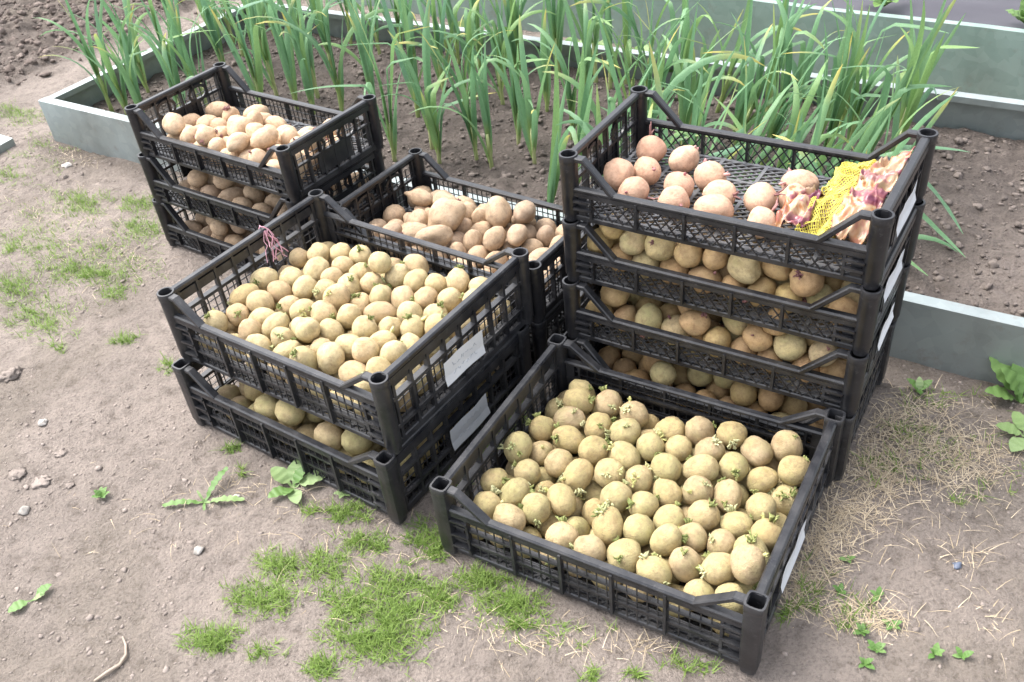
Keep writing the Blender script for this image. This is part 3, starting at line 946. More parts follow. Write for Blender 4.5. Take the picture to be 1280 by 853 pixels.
E_ = [(335, 190), (402, 177), (445, 203), (372, 215), (300, 262), (335, 235), (368, 245), (420, 255), (468, 262), (508, 228), (555, 262), (360, 285), (495, 290), (245, 312), (298, 320), (418, 318), (350, 355), (250, 362), (205, 365), (168, 385), (230, 415), (303, 397), (390, 408), (405, 370), (462, 370), (512, 328), (555, 325), (610, 340), (622, 275), (655, 285), (705, 280), (540, 388), (600, 415), (487, 428), (435, 440), (345, 430), (286, 450), (175, 450), (232, 472), (307, 503), (395, 468), (462, 502), (375, 527), (541, 472), (614, 470), (650, 415), (690, 325), (683, 355), (752, 305), (798, 322), (840, 330), (883, 340), (920, 367), (765, 375), (720, 412), (840, 390), (900, 418), (820, 443), (770, 440), (873, 468), (693, 480), (658, 465), (765, 505), (836, 530), (710, 552), (610, 535), (505, 560), (650, 510), (622, 600), (552, 612), (428, 563), (725, 612), (790, 575), (805, 595), (785, 635), (720, 665), (665, 640), (835, 620)]
C_ = [(426, 158), (382, 195), (428, 192), (468, 190), (525, 188), (585, 193), (655, 218), (290, 250), (363, 245), (423, 230), (467, 240), (527, 232), (583, 248), (615, 237), (645, 262), (707, 268), (750, 263), (803, 268), (246, 290), (315, 287), (395, 280), (447, 275), (512, 275), (560, 262), (575, 300), (610, 290), (660, 297), (748, 302), (228, 335), (278, 305), (293, 342), (350, 315), (375, 335), (432, 330), (488, 312), (530, 310), (545, 345), (487, 355), (635, 333), (705, 333), (158, 347), (195, 352), (257, 372), (328, 367), (375, 382), (420, 398), (447, 375), (540, 383), (590, 372), (630, 410), (660, 378), (697, 370), (690, 410), (218, 385), (315, 402), (277, 410), (360, 420), (495, 407), (450, 437), (570, 418), (540, 447), (395, 455), (590, 440), (515, 462), (460, 487), (585, 475), (655, 475), (525, 518), (610, 510), (770, 355), (735, 385), (800, 300), (760, 325)]
M_ = [(415, 240), (525, 340), (728, 328), (465, 425), (370, 285), (465, 285), (415, 335), (590, 270), (520, 270), (590, 305), (640, 310), (832, 332), (345, 345), (300, 325), (240, 360), (440, 365), (630, 380), (395, 385), (330, 385), (585, 433), (715, 405), (760, 400), (820, 395), (905, 375), (960, 380), (880, 445), (800, 430), (590, 475), (685, 455), (730, 500), (880, 500), (950, 460), (270, 395)]
A_L = [(388, 268), (480, 262), (580, 262), (552, 290), (630, 278), (383, 312), (465, 312), (527, 332), (610, 308), (683, 315), (285, 332), (335, 350), (440, 358), (575, 355), (245, 355), (380, 372), (525, 395), (630, 365), (755, 318), (850, 335), (760, 375), (830, 380), (435, 405), (540, 450), (640, 410), (640, 455), (905, 365), (780, 430), (900, 410), (300, 400), (370, 420), (490, 440)]
D1_ = [(335, 275), (320, 335), (228, 345), (280, 402), (440, 302), (523, 355), (422, 383), (408, 432), (553, 410), (530, 462), (687, 430), (777, 425), (800, 382), (685, 495)]
D2_ = [(210, 75), (172, 112), (255, 138), (305, 92), (353, 152), (465, 145), (490, 195), (565, 175), (675, 212), (605, 222), (630, 170), (770, 210), (760, 265), (855, 250), (885, 310), (370, 240), (285, 215), (190, 205), (440, 260), (640, 270), (690, 320), (545, 285), (130, 180)]
D3_ = [(195, 308), (145, 320), (250, 345), (312, 358), (435, 345), (370, 365), (490, 375), (575, 385), (680, 410), (425, 410), (520, 445), (635, 470), (725, 460), (800, 455), (750, 510), (790, 510), (865, 495), (860, 540), (600, 430)]
D4_ = [(235, 490), (340, 510), (270, 515), (410, 560), (475, 535), (545, 560), (585, 600), (660, 620), (720, 620), (330, 545), (200, 460)]
A2_ = [(325, 522), (405, 545), (505, 585), (560, 555), (490, 550), (610, 600), (440, 515), (300, 570), (640, 580)]
A3_ = [(370, 665), (395, 705), (465, 745), (455, 690), (330, 700), (520, 715), (560, 770)]
C2_ = [(225, 520), (290, 565), (335, 590), (375, 580), (415, 595), (380, 612), (435, 635), (480, 632), (475, 665), (240, 548), (335, 555), (300, 540), (540, 650), (530, 670)]

# key, seeds, zoom origin, zoom scale, centre height, fill, r range, elongation, material, sprout, individuals?, label
PILES = [
    ('E', E_, (520, 400), 1.896, .082, 62, (.0247, .0282), (.02, .40), 'pot_yellow', 'green', (1, 3), 1.0, ('greenish yellow potato', 'in the low crate standing alone'), .075),
    ('C1', C_, (180, 220), 1.9385, .088, 82, (.0232, .0268), (.02, .44), 'pot_gold', 'green', (0, 2), 1.0, ('golden potato', 'in the heaped crate with pink twine'), .08),
    ('M1', M_, (400, 170), 3.28, .085, 26, (.0215, .0275), (.15, .6), 'pot_tan', 'purple', (0, 1), .8, ('tan potato', 'in the crate behind the golden heap'), .07),
    ('A1', A_L, (130, 60), 3.047, .060, 14, (.0225, .0275), (.2, .6), 'pot_beige', 'purple', (0, 2), .9, ('beige oval potato', 'in the top crate of three'), .045),
    ('D1', D1_, (680, 80), 2.5098, .045, 0, (.0260, .0295), (.05, .3), 'pot_pink', 'pink', (1, 2), .9, ('pinkish potato', 'beside the yellow net bag'), .02),
    ('D2', D2_, (690, 260), 2.509, .066, 44, (.0245, .0290), (.05, .3), 'pot_brown', 'purple', (0, 1), .8, ('brown potato', 'in the tall stack, second crate down'), .05),
    ('D3', D3_, (690, 260), 2.509, .062, 44, (.0245, .0290), (.05, .35), 'pot_brown', 'purple', (0, 1), .8, ('brown potato', 'in the tall stack, third crate down'), .05),
    ('D4', D4_, (690, 260), 2.509, .065, 46, (.0245, .0290), (.05, .35), 'pot_brown', None, None, 0, None, .05),
    ('A2', A2_, (130, 60), 3.047, .055, 36, (.0225, .0280), (.2, .6), 'pot_tan', None, None, 0, None, .04),
    ('A3', A3_, (130, 60), 3.047, .055, 36, (.0225, .0280), (.2, .6), 'pot_tan', None, None, 0, None, .04),
    ('C2', C2_, (180, 220), 1.9385, .060, 80, (.0250, .0300), (.05, .4), 'pot_yellow', None, None, 0, None, .05),
]
for pi_, (key, lst, off, sc, zc, nf, rr, el, mat, spk, nsp, bigs, label, top) in enumerate(PILES):
    fr, L, W, H, zr = CRATES[key]
    big = {0: (.022, .95), 1: (.040, .12), 2: (.035, .22), 3: (.026, .8)} if key == 'M1' else None
    res = pile(seeds_from(lst, off, sc, key, zc), nf, L, W, rr[0], rr[1], el, 40 + pi_, top, big=big)
    ns = len(lst)
    for k, (c, ax, r_, e_) in enumerate(res):
        if k < ns and label:
            if key == 'M1' and k == 0:
                ax = (fr.to_3x3().inverted() @ (G(512, 238, .25) - G(552, 250, .25))).normalized()
                mw = potato_matrix(fr, c, -ax if False else ax, r_, e_)
                add_potato(mw, mat, 'bottle-shaped tan potato with a narrow neck pointing at the crate corner post', None, 'purple', 0, 1, mesh=gourd_mesh('potato', mat)); continue
            mw = potato_matrix(fr, c, ax, r_, e_)
            if key == 'M1' and k == 1:
                add_potato(mw, mat, 'big knobbly brownish potato lying on top of the tan ones', None, 'purple', 1, 1.3, mesh=knobbly_mesh('potato', mat)); continue
            if key == 'M1' and k == 2:
                add_potato(mw, mat, 'big smooth oval potato beside the knobbly one on the tan heap', None, 'purple', 0, 1.0); continue
            mt_ = mat
            if key in ('D2', 'D3') and prng.random() < .22: mt_ = 'pot_yellow'
            n_ = prng.randint(*nsp)
            cnt = ['without visible sprouts', 'with one tuft of sprouts', 'with two tufts of sprouts', 'with three tufts of sprouts'][n_]
            col_ = 'yellow-green potato' if mt_ != mat else label[0]
            add_potato(mw, mt_, col_ + ' ' + cnt + ' ' + label[1], 'potatoes ' + label[1], spk, n_, bigs)
        else:
            mt_ = mat
            if key in ('D2', 'D3', 'D4') and prng.random() < .3: mt_ = 'pot_yellow'
            add_stuff(potato_matrix(fr, c, ax, r_, e_), mt_)
me = np_mesh('potato_heap', np.concatenate(stuffV), np.concatenate(stuffF), [k + '_heap' for k in STUFF_MATS], True, np.concatenate(stuffT))
me.polygons.foreach_set('material_index', np.concatenate(stuffM).astype(np.int32))
tag(link('potato_heap', me), 'further potatoes deep in the crates and in the lower crates', 'potatoes', kind='stuff')

# ------------------------------------------------------------------ net bag in the top crate
frD, L, W, H, zr = CRATES['D1']


def bag_h(s, t):
    return .014 + .046 * math.sin(math.pi * min(1, max(0, .06 + .88 * t))) ** .6 * (.6 + .4 * min(1, s * 2.2)) + .012 * mnoise.noise(Vector((s * 4, t * 6, 1.3)))


bag = empty('net_bag', frD @ Vector((.19, 0, .02))); bag.rotation_euler = (0, 0, -.6136)
tag(bag, 'crumpled yellow net bag with printed plastic film lying in the top crate', 'net bag')


def bag_p(s, t):
    # s: 0 left .. 1 right end, t: 0 front .. 1 back
    u = -.092 + .168 * s + (t - .5) * .015 + .008 * mnoise.noise(Vector((s * 5, t * 5, 3)))
    v = (t - .5) * .262 + .010 * mnoise.noise(Vector((t * 4, s * 5, 8)))
    return Vector((u, v, bag_h(s, t) + .040 * s * s * (.25 + t)))


def sheet(name, s0, s1, t0, t1, n, m_, mat, extra=0.0, crump=.006, seed=0):
    b = MB(); vs = []
    for i in range(n + 1):
        for j in range(m_ + 1):
            s_, t_ = s0 + (s1 - s0) * i / n, t0 + (t1 - t0) * j / m_
            p = bag_p(s_, t_)
            fold = lambda f, k: 1 - 2 * abs(mnoise.noise(Vector((s_ * f, t_ * f, seed + k)))) * 2
            w = Vector((.5 * mnoise.noise(Vector((s_ * 9, t_ * 9, seed))), .5 * mnoise.noise(Vector((s_ * 9, t_ * 9, seed + 5))), .9 * fold(6, 9) + .5 * fold(13, 3)))
            vs.append(p + w * crump + Vector((0, 0, extra)))
    fs = [(i * (m_ + 1) + j, (i + 1) * (m_ + 1) + j, (i + 1) * (m_ + 1) + j + 1, i * (m_ + 1) + j + 1) for i in range(n) for j in range(m_)]
    b.add(vs, fs); o = b.build(name, mat, bag, True)
    so = o.modifiers.new('thickness', 'SOLIDIFY'); so.thickness = .0008
    return o


sheet('printed_film', .62, 1.0, .0, 1.0, 26, 60, 'film', .006, .011, 2)
sheet('printed_film', .0, .38, .04, .44, 24, 24, 'film', .008, .010, 6)
sheet('inner_film', .30, .68, .03, .97, 18, 40, 'film', -.011, .004, 4)
b = MB(); ns, nt_ = 12, 50


def net_p(i, j):
    s_ = .30 + .37 * i / ns; t_ = .0 + 1.0 * j / nt_
    return bag_p(s_, t_) + Vector((0, 0, .004 + .006 * (1 - 4 * abs(mnoise.noise(Vector((s_ * 7, t_ * 7, 13))))) + .003 * mnoise.noise(Vector((i * .5, j * .5, 2))))) + Vector((mnoise.noise(Vector((i * .9, j * .9, 4))), mnoise.noise(Vector((i * .9, j * .9, 6))), 0)) * .0022


for i in range(ns):
    for j in range(nt_):
        b.bar(net_p(i, j), net_p(i + 1, j + 1), .0016, .0011)
        b.bar(net_p(i + 1, j), net_p(i, j + 1), .0016, .0011)
b.build('net', 'net', bag)

# pink twine tied to the rim of the golden crate
frC = CRATES['C1'][0]
tw = MB(); rr = random.Random(4)
p0 = Vector((-LC / 2, .050, .174))
loop = [p0 + Vector((.013 * math.cos(t), .004 * math.sin(3 * t), -.008 + .013 * math.sin(t))) for t in [k * .52 for k in range(13)]]
tw.tube([frC @ p for p in loop], .0016, 5)
for k in range(7):
    x = p0 + Vector((.012, rr.uniform(-.006, .006), -.002)); pts = [x]
    for q in range(6):
        x = x + Vector((rr.uniform(-.001, .009), rr.uniform(-.009, .009), -rr.uniform(.006, .016))); pts.append(x)
    tw.tube([frC @ p for p in pts], .0011, 4)
tag(tw.build('twine', 'twine'), 'frayed pink twine tied to the rim of the golden potato crate', 'twine')


# ------------------------------------------------------------------ garlic
def leaf_mesh(seed):
    rs_ = random.Random(seed); n = 12; L = 1.0; b = MB(); rows = []
    lean = rs_.uniform(.06, .34); arch = rs_.choice([rs_.uniform(.0, .3), rs_.uniform(.1, .5), rs_.uniform(.3, .9), rs_.uniform(1.2, 2.2)])
    kink = rs_.choice([None, None, None, None, rs_.uniform(.4, .75)]); tw_ = rs_.uniform(-.9, .9); side = rs_.uniform(-.25, .25)
    p = Vector((0, 0, 0)); vs = []; al = []
    for k in range(n + 1):
        t = k / n; th = lean + arch * t ** 1.8 + (1.1 * float(sstep(kink, kink + .12, t)) if kink else 0)
        yaw = side * t * 2
        d = Vector((math.sin(th) * math.cos(yaw), math.sin(th) * math.sin(yaw), math.cos(th)))
        if k: p = p + d * (L / n)
        w = .031 * (min(1, .55 + t * 2.2)) * (1 - t ** 2.4) ** .8 + .0012
        a = Vector((-math.sin(yaw), math.cos(yaw), 0)); nrm = a.cross(d).normalized()
        tw = tw_ * t; a2 = a * math.cos(tw) + nrm * math.sin(tw); n2 = d.cross(a2).normalized() * -1
        fold = .55 * (1 - .6 * t)
        vs += [p + a2 * w + n2 * w * fold, p, p - a2 * w + n2 * w * fold]; al += [t] * 3
    fs = []
    for k in range(n):
        o = k * 3; fs += [(o, o + 1, o + 4, o + 3), (o + 1, o + 2, o + 5, o + 4)]
    b.add(vs, fs); me = b.mesh('leaf', 'garlic', True); attr(me, 'along', np.array(al)); return me


LEAVES = [leaf_mesh(k) for k in range(26)]
stem = MB(); stem.tube([(0, 0, -.03), (0, 0, .02), (.002, 0, .07), (.004, .001, .12)], [.0075, .0065, .006, .0045], 8)
STEM = stem.mesh('stem', 'garlic_stem', True)
bases = [(140, 139), (186, 117), (170, 126), (228, 132), (246, 122), (262, 138), (285, 100), (330, 138), (346, 120), (371, 134), (392, 140), (378, 78), (317, 30), (282, 48), (345, 48), (427, 137), (415, 90), (472, 156), (493, 198), (540, 181), (549, 200), (596, 200), (614, 204), (668, 200), (648, 176), (684, 140), (628, 125), (562, 84), (574, 80), (522, 108), (612, 70), (652, 79), (745, 106), (715, 174), (763, 110), (810, 82), (668, 72), (440, 60), (475, 70), (505, 62), (700, 92), (720, 232), (735, 140), (585, 148)]
gpts = []
for px, py in bases:
    p = G(px, py, .055); gpts.append(bed_ab(p.x, p.y))
# the dense block behind the tall stack stands in planted rows
for row in range(6):
    for k in range(7):
        a = 1.98 + k * .122 + prng.uniform(-.03, .03) + (.05 if row % 2 else 0); bq = .12 + row * .155 + prng.uniform(-.03, .03)
        if a > 2.76 - .03 * (row % 3): continue
        if all((a - x) ** 2 + (bq - y) ** 2 > .005 for x, y in gpts): gpts.append((a, bq))
for row, b0 in enumerate((.16, .40, .56, .74, .92)):
    for k in range(14):
        a = .10 + k * .135 + prng.uniform(-.035, .035); bq = b0 + prng.uniform(-.03, .03)
        if (row == 0 and a > .75) or (.8 < a < 1.5 and bq < .5): continue
        if all((a - x) ** 2 + (bq - y) ** 2 > .0095 for x, y in gpts): gpts.append((a, bq))
for gi, (a, bq) in enumerate(gpts):
    a = max(.05, a); bq = min(BED_W - .07, max(.07, bq))
    p = bedp(a, bq, float(bed_h(np.array(a), np.array(bq))))
    root = empty('garlic_plant', p, prng.uniform(0, 6.28))
    if a > 1.85:
        root.matrix_basis = Matrix.Translation(p) @ Matrix.Rotation(prng.uniform(.05, .32), 4, bv) @ Matrix.Rotation(prng.uniform(0, 6.28), 4, 'Z')
    where = 'in the dense block behind the tall crate stack' if a > 1.85 else ('near the left end panel of the steel bed' if a < .75 else 'in the open rows behind the middle crates')
    tag(root, 'garlic plant with long strap leaves ' + where, 'garlic plant', 'garlic plants ' + where)
    sz_ = prng.uniform(.85, 1.15)
    s_ = link('stem', STEM, root); s_.scale = (sz_, sz_, sz_)
    nl = prng.randint(5, 7)
    for k in range(nl):
        o = link('leaf', prng.choice(LEAVES), root)
        f = k / (nl - 1); o.location = (.002, 0, (.02 + .095 * f) * sz_)
        o.rotation_euler = (0, prng.uniform(-.12, .12) - .25 * f, (math.pi if k % 2 else 0) + prng.uniform(-.6, .6))
        ln = prng.uniform(.27, .41) * (.75 + .35 * math.sin(math.pi * (.2 + .7 * f))) * sz_; wv = prng.uniform(.26, .38)
        o.scale = (ln, wv * (.8 + .2 * ln / .35), ln)
root = empty('garlic_plant', G(1088, 262, .05)); tag(root, 'garlic plant with three leaves flopped over the bare bed soil beside the tall stack', 'garlic plant')
s_ = link('stem', STEM, root)
for path, w in (([(1088, 256, .10), (1120, 222, .20), (1152, 226, .17), (1180, 256, .12), (1204, 293, .075)], .010),
                ([(1090, 260, .10), (1118, 246, .16), (1145, 264, .13), (1176, 293, .09), (1207, 322, .066)], .011),
                ([(1090, 270, .09), (1108, 296, .10), (1130, 322, .085), (1160, 345, .066)], .009)):
    ctl = [G(*q) for q in path]; b = MB(); vs = []; al = []; n = 14
    for k in range(n + 1):
        f = k / n * (len(ctl) - 1); i_ = min(int(f), len(ctl) - 2); t = f - i_
        pm = ctl[max(0, i_ - 1)]; pa, pb = ctl[i_], ctl[i_ + 1]; pn = ctl[min(len(ctl) - 1, i_ + 2)]
        pt = .5 * ((2 * pa) + (pb - pm) * t + (2 * pm - 5 * pa + 4 * pb - pn) * t * t + (3 * pa - pm - 3 * pb + pn) * t ** 3)
        d = (pb - pa).normalized(); a = d.cross(Vector((0, 0, 1))).normalized(); ww = w * min(1, .5 + 2 * k / n) * (1 - (k / n) ** 3) + .0006
        vs += [pt + a * ww + Vector((0, 0, ww * .4)), pt, pt - a * ww + Vector((0, 0, ww * .4))]; al += [k / n] * 3
    b.add(vs, [q for k in range(n) for q in ((k * 3, k * 3 + 1, k * 3 + 4, k * 3 + 3), (k * 3 + 1, k * 3 + 2, k * 3 + 5, k * 3 + 4))])
    me = b.mesh('leaf', 'garlic', True); attr(me, 'along', np.array(al)); o = link('leaf', me)
    o.parent = root; o.matrix_parent_inverse = Matrix.Translation(-Vector(root.location))


# ------------------------------------------------------------------ grass, straw, weeds
def blades(name, specs, mat, seed, hh, ww, lean, seg=3, scat=.07):
    """specs: list of (px, py, rx, ry, count) patches; blades bend and taper"""
    rs_ = np.random.RandomState(seed); V = []; F = []; T = []; o = 0
    boxes = [(CRATES[k][0].inverted(), CRATES[k][1] / 2 + .012, CRATES[k][2] / 2 + .012) for k in ('E', 'C2', 'M2', 'A3', 'D4')]
    for (px, py, rx, ry, cnt) in specs:
        k = 0
        nt_ = max(3, cnt // 9)
        tuft = np.clip(rs_.randn(nt_, 2) * .5, -1.15, 1.15)
        for q in range(cnt):
            c_ = tuft[rs_.randint(nt_)] + rs_.randn(2) * scat
            p = G(px + rx * c_[0], py + ry * c_[1], 0)
            bad = False
            for iv, bx, by in boxes:
                l_ = iv @ p
                if abs(l_.x) < bx and abs(l_.y) < by: bad = True; break
            a, bq = bed_ab(p.x, p.y)
            if bad or (a > -.01 and -.01 < bq): continue
            z = float(ground_h(np.array(p.x), np.array(p.y))) - .003
            h = hh[0] + (hh[1] - hh[0]) * rs_.rand() ** 1.4; w = ww * (.6 + .8 * rs_.rand()); an = rs_.rand() * 6.283; ln = lean[0] + (lean[1] - lean[0]) * rs_.rand()
            dx, dy = math.cos(an), math.sin(an); sx, sy = -dy * w, dx * w; x, y, zz = p.x, p.y, z
            tn = rs_.rand()
            for s in range(seg + 1):
                f = s / seg; th = ln * (.35 + .9 * f); k_ = 1 - f * .85
                if s: x += dx * math.sin(th) * h / seg; y += dy * math.sin(th) * h / seg; zz += math.cos(th) * h / seg
                V += [(x - sx * k_, y - sy * k_, max(zz, z + .003)), (x + sx * k_, y + sy * k_, max(zz, z + .003))]; T += [tn, tn]
                if s: F.append((o + 2 * s - 2, o + 2 * s - 1, o + 2 * s + 1, o + 2 * s))
            o += 2 * (seg + 1)
    return np_mesh(name, np.array(V), np.array(F), mat, True, np.array(T))


GR = [(22, 142, 34, 14, 420), (101, 253, 36, 15, 420), (176, 255, 30, 12, 300), (176, 287, 30, 15, 330), (90, 335, 40, 16, 380), (124, 343, 30, 11, 220), (22, 356, 34, 18, 330), (45, 394, 36, 20, 330), (18, 302, 28, 16, 200), (142, 364, 26, 14, 160), (157, 424, 18, 12, 120), (11, 221, 22, 12, 120), (71, 431, 10, 7, 40), (60, 310, 40, 14, 130),
      (207, 456, 14, 11, 110), (291, 560, 13, 11, 120), (304, 588, 8, 6, 40), (348, 706, 32, 22, 420), (406, 706, 32, 18, 380), (327, 746, 44, 24, 620), (266, 799, 36, 18, 520), (434, 639, 40, 11, 360), (454, 678, 32, 13, 330), (530, 668, 26, 22, 360), (492, 725, 46, 22, 560), (440, 752, 40, 24, 520), (468, 796, 62, 30, 1050), (502, 766, 44, 22, 560), (402, 832, 26, 14, 220), (544, 742, 20, 13, 140), (334, 815, 30, 12, 100), (382, 640, 20, 8, 60),
      (550, 684, 18, 20, 260), (605, 722, 40, 17, 520), (640, 750, 44, 20, 560), (652, 778, 28, 8, 160), (556, 748, 20, 16, 150), (792, 838, 10, 7, 60), (740, 842, 14, 8, 70), (600, 545, 50, 36, 420), (560, 590, 26, 30, 320), (640, 520, 30, 26, 200), (700, 790, 60, 20, 90), (860, 830, 40, 14, 120),
      (1060, 500, 20, 20, 90), (1150, 540, 60, 20, 110), (1170, 500, 60, 14, 80), (1110, 585, 50, 20, 120), (985, 690, 22, 26, 110), (1010, 740, 26, 22, 120), (985, 762, 22, 12, 80), (1070, 770, 40, 30, 110), (1220, 620, 40, 16, 50), (60, 178, 40, 20, 90), (230, 300, 30, 14, 90), (860, 780, 60, 14, 60)]
GR = [(x, y, rx * .95, ry * .95, int(n * (1.8 if x < 200 else 1.25))) for x, y, rx, ry, n in GR]
GR += [(60, 265, 70, 30, 420), (110, 310, 80, 30, 480), (60, 380, 60, 40, 420), (150, 330, 60, 30, 340), (40, 200, 40, 24, 220), (420, 740, 150, 70, 160), (600, 760, 90, 40, 90), (1150, 560, 110, 60, 220)]
o = link('grass', blades('grass', GR, 'grass', 5, (.008, .034), .0010, (.35, 1.5), 3, .10))
tag(o, 'patches of short green grass on the path soil', 'grass', kind='stuff')
ST = [(x, y, rx, ry, int(n * 1.4)) for x, y, rx, ry, n in [(1130, 535, 70, 36, 620), (1200, 575, 66, 36, 560), (1095, 590, 46, 34, 480), (1030, 660, 40, 42, 560), (1000, 715, 36, 36, 480), (1070, 640, 30, 16, 90), (1060, 765, 46, 24, 120), (1235, 760, 40, 40, 24), (1110, 770, 40, 24, 70), (820, 800, 64, 18, 80), (690, 800, 60, 22, 45), (95, 186, 30, 14, 120), (130, 300, 60, 40, 60), (90, 320, 70, 50, 50), (250, 235, 30, 16, 40), (450, 700, 120, 60, 90), (350, 620, 60, 20, 40), (1180, 640, 80, 50, 80), (200, 640, 120, 120, 40), (60, 250, 50, 40, 40), (620, 770, 80, 40, 50), (1210, 690, 20, 10, 20)]]
o = link('dry_straw', blades('dry_straw', ST, 'straw', 6, (.012, .055), .00062, (1.25, 2.05), 4, .42))
tag(o, 'dead straw-coloured grass stems matted on the soil', 'dry grass', kind='stuff')


def leaf_shape(name, mat, kind, seed, cup=.15):
    rs_ = random.Random(seed); n = 14; b = MB(); vs = []
    for k in range(n + 1):
        t = k / n
        if kind == 'tooth': w = .11 * math.sin(math.pi * min(1, t * .93 + .03)) ** .7 * (1 if k % 2 else .55) * (.5 + .7 * t) + .012
        elif kind == 'broad': w = (.045 if t < .22 else .045 + .27 * math.sin(math.pi * (t - .2) / .8) ** .75) * (1 - .3 * t) if t < 1 else .004
        else: w = .26 * math.sin(math.pi * min(1, t * .97 + .02)) ** .8 + .006
        z = .10 * math.sin(math.pi * t * .9) + .02 * math.sin(k * 1.9 + seed); x = t
        wz = cup * w
        vs += [(x, w, z + wz + .012 * math.sin(k * 2.3)), (x, 0, z), (x, -w, z + wz + .012 * math.cos(k * 2.1))]
    fs = []
    for k in range(n):
        o = k * 3; fs += [(o, o + 3, o + 4, o + 1), (o + 1, o + 4, o + 5, o + 2)]
    b.add(vs, fs); return b.mesh(name, mat, True)


LS = {(k, m_): leaf_shape('leaf', m_, k, i) for i, (k, m_) in enumerate([('tooth', 'weed'), ('tooth', 'paleweed'), ('broad', 'paleweed'), ('broad', 'weed'), ('oval', 'weed'), ('oval', 'paleweed')])}


def weed(px, py, z, leaves, label, group=None, name='weed', tilt=.12):
    p = G(px, py, z)
    if z == 0: p.z = float(ground_h(np.array(p.x), np.array(p.y))) + .001
    root = empty(name, p); tag(root, label, 'weed', group)
    for (kind, mt_, yaw, ln, ti) in leaves:
        o = link('leaf', LS[(kind, mt_)], root); o.rotation_euler = (0, -ti, yaw); o.scale = (ln, ln, ln)
    return root


weed(255, 627, 0, [('tooth', 'weed', 1.05, .085, .25), ('tooth', 'weed', 3.2, .082, .1), ('tooth', 'paleweed', -.12, .085, .05), ('tooth', 'weed', -1.3, .035, .3), ('tooth', 'paleweed', 2.2, .03, .6)], 'dandelion rosette with three long toothed leaves flat on bare soil')
weed(366, 608, 0, [('broad', 'paleweed', .15, .080, .2), ('broad', 'paleweed', 1.4, .06, .5), ('broad', 'paleweed', 2.4, .065, .35), ('broad', 'weed', 3.7, .055, .15), ('broad', 'paleweed', 5.0, .055, .1), ('broad', 'weed', .8, .05, .6), ('broad', 'weed', 4.4, .04, .4)], 'pale broad-leaved rosette beside the wide stack of two crates')
weed(1275, 500, 0, [('broad', 'weed', 2.0, .11, .6), ('broad', 'weed', 2.9, .075, .3), ('broad', 'weed', 1.2, .10, .8), ('oval', 'weed', -.5, .08, .5), ('broad', 'weed', 2.4, .085, .9)], 'glossy green dock plant at the foot of the steel bed panel')
weed(1284, 545, 0, [('broad', 'paleweed', 2.6, .06, .2), ('broad', 'paleweed', 3.8, .065, .1), ('broad', 'paleweed', 1.6, .06, .3)], 'pale dusty broad leaves lying on soil near the dock plant')
weed(1149, 487, 0, [('oval', 'weed', .3, .035, .5), ('oval', 'weed', 2.4, .035, .6), ('oval', 'paleweed', 1.3, .03, .8), ('oval', 'weed', 4.4, .025, .4)], 'tiny seedling at the foot of the bed panel beside the tall stack')
weed(127, 619, 0, [('oval', 'weed', k * .9, .022, .5 + .2 * (k % 2)) for k in range(7)], 'small dark green tuft alone on the bare soil')
weed(40, 748, 0, [('broad', 'weed', -2.5, .045, .1), ('broad', 'weed', .7, .040, .2), ('oval', 'paleweed', .2, .025, .3)], 'seedling with two elongated leaves on the bare soil')
weed(430, 617, 0, [('oval', 'paleweed', k * 1.1, .022, .4) for k in range(6)], 'little pale tuft between the rosette and the crates')
for (px, py, n_) in ((1078, 790, 6), (1095, 812, 6), (1115, 782, 5), (1168, 818, 5), (1098, 745, 5), (1060, 700, 4), (1080, 830, 5), (1050, 740, 5), (1203, 820, 4)):
    weed(px, py, 0, [('oval', 'weed', k * 6.28 / n_ + prng.uniform(-.4, .4), prng.uniform(.010, .021), prng.uniform(.1, .8)) for k in range(n_)], 'small green clover-like weed growing through straw right of the low crate', 'small weeds in the straw')
# weeds in the strip between the two beds
for k in range(19):
    a = .9 + .1 * k + prng.uniform(-.04, .04); p = bedp(a, BED_W + prng.uniform(.05, .12), .0)
    root = empty('weed', p); tag(root, 'leafy green weed in the gap between the two steel beds', 'weed', 'weeds between the beds')
    nl = prng.randint(6, 9)
    for q in range(nl):
        o = link('leaf', LS[(prng.choice(['oval', 'broad']), prng.choice(['weed', 'paleweed']))], root); s_ = prng.uniform(.07, .15)
        o.rotation_euler = (0, -prng.uniform(.5, 1.3), q * 6.28 / nl + prng.uniform(-.4, .4)); o.scale = (s_,) * 3
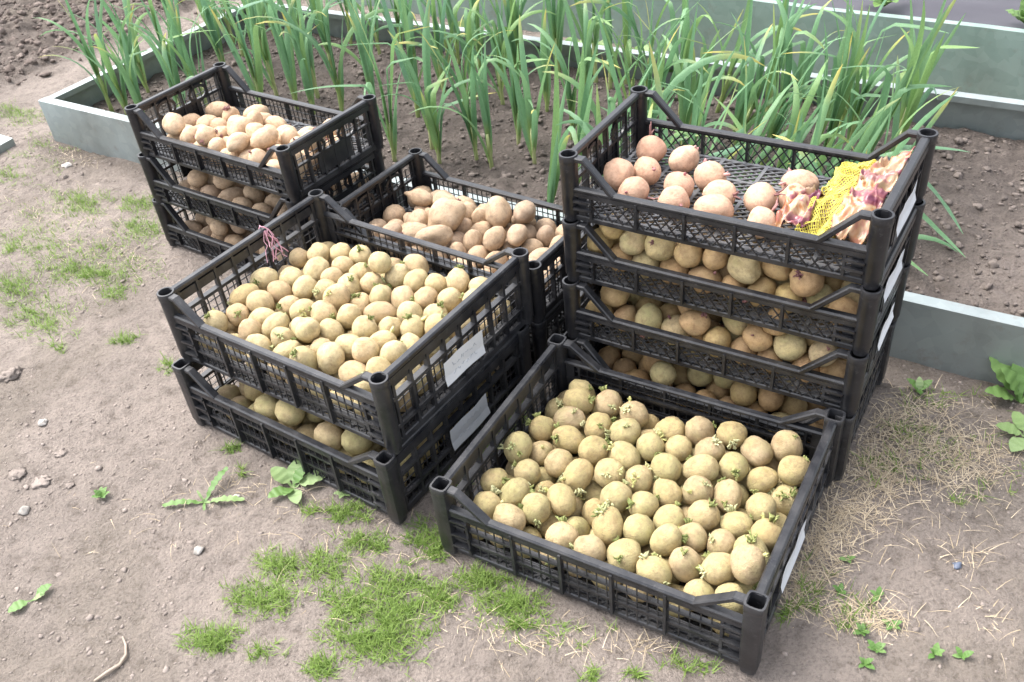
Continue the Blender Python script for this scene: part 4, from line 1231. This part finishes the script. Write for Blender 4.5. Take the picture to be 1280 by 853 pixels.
# plants growing through the fabric of the second bed
for (px, py) in ((1105, 8), (1282, 30)):
    p = G(px, py, .20); root = empty('bed_plant', p); tag(root, 'young leafy plant growing through the dark mulch fabric', 'plant', 'plants in the mulch fabric')
    for q in range(9):
        o = link('leaf', LS[(prng.choice(['oval', 'broad']), 'weed')], root); s_ = prng.uniform(.06, .10)
        o.rotation_euler = (0, -prng.uniform(.2, 1.1), q * .7 + prng.uniform(-.3, .3)); o.scale = (s_,) * 3


# stones, twig, chip
def stone(px, py, r_, label, mat='stone', seed=1):
    p = G(px, py, 0); z = float(ground_h(np.array(p.x), np.array(p.y)))
    me = lumps('stone', [(0, 0, 0)], [r_], mat, I1, .6, seed, .4); o = link('stone', me); o.location = (p.x, p.y, z); tag(o, label, 'stone')


stone(30, 637, .014, 'pale flat stone on the bare soil beside the seedling', seed=3)
stone(84, 206, .013, 'whitish stone near the bed corner', seed=4)
stone(82, 222, .010, 'small pinkish stone just below the whitish stone by the bed', 'crumb', seed=5)
stone(248, 686, .009, 'small grey pebble below the dandelion rosette', seed=6)
stone(296, 621, .006, 'tiny white pebble beside the dandelion leaf tip', seed=8)
stone(52, 527, .009, 'pale lump of dry soil on the bare ground', 'stone', seed=9)
stone(1197, 707, .008, 'small blue-grey chip on the bare soil right of the low crate', 'bluechip', seed=7)
for i, (px, py, r_) in enumerate(((22, 592, .022), (50, 600, .016), (12, 465, .024), (74, 566, .012), (85, 604, .010))):
    p = G(px, py, 0); z = float(ground_h(np.array(p.x), np.array(p.y)))
    o = link('soil_clod', lumps('soil_clod', [(0, 0, 0)], [r_], 'crumb', ico(3), .30, 50 + i, .7)); o.location = (p.x, p.y, z)
    tag(o, 'larger cracked clod of dry soil on the bare path', 'clod', 'larger clods on the path')
b = MB(); pts = []
for k, (px, py) in enumerate(((118, 852), (135, 842), (150, 832), (158, 820), (157, 806), (153, 796))):
    p = G(px, py, 0); p.z = float(ground_h(np.array(p.x), np.array(p.y))) + .004 + .002 * (k % 2); pts.append(p)
b.tube(pts, [.0022, .003, .003, .0027, .0022, .0014], 6)
tag(b.build('twig', 'twig', None, True), 'curved grey twig lying on crumbly soil', 'twig')
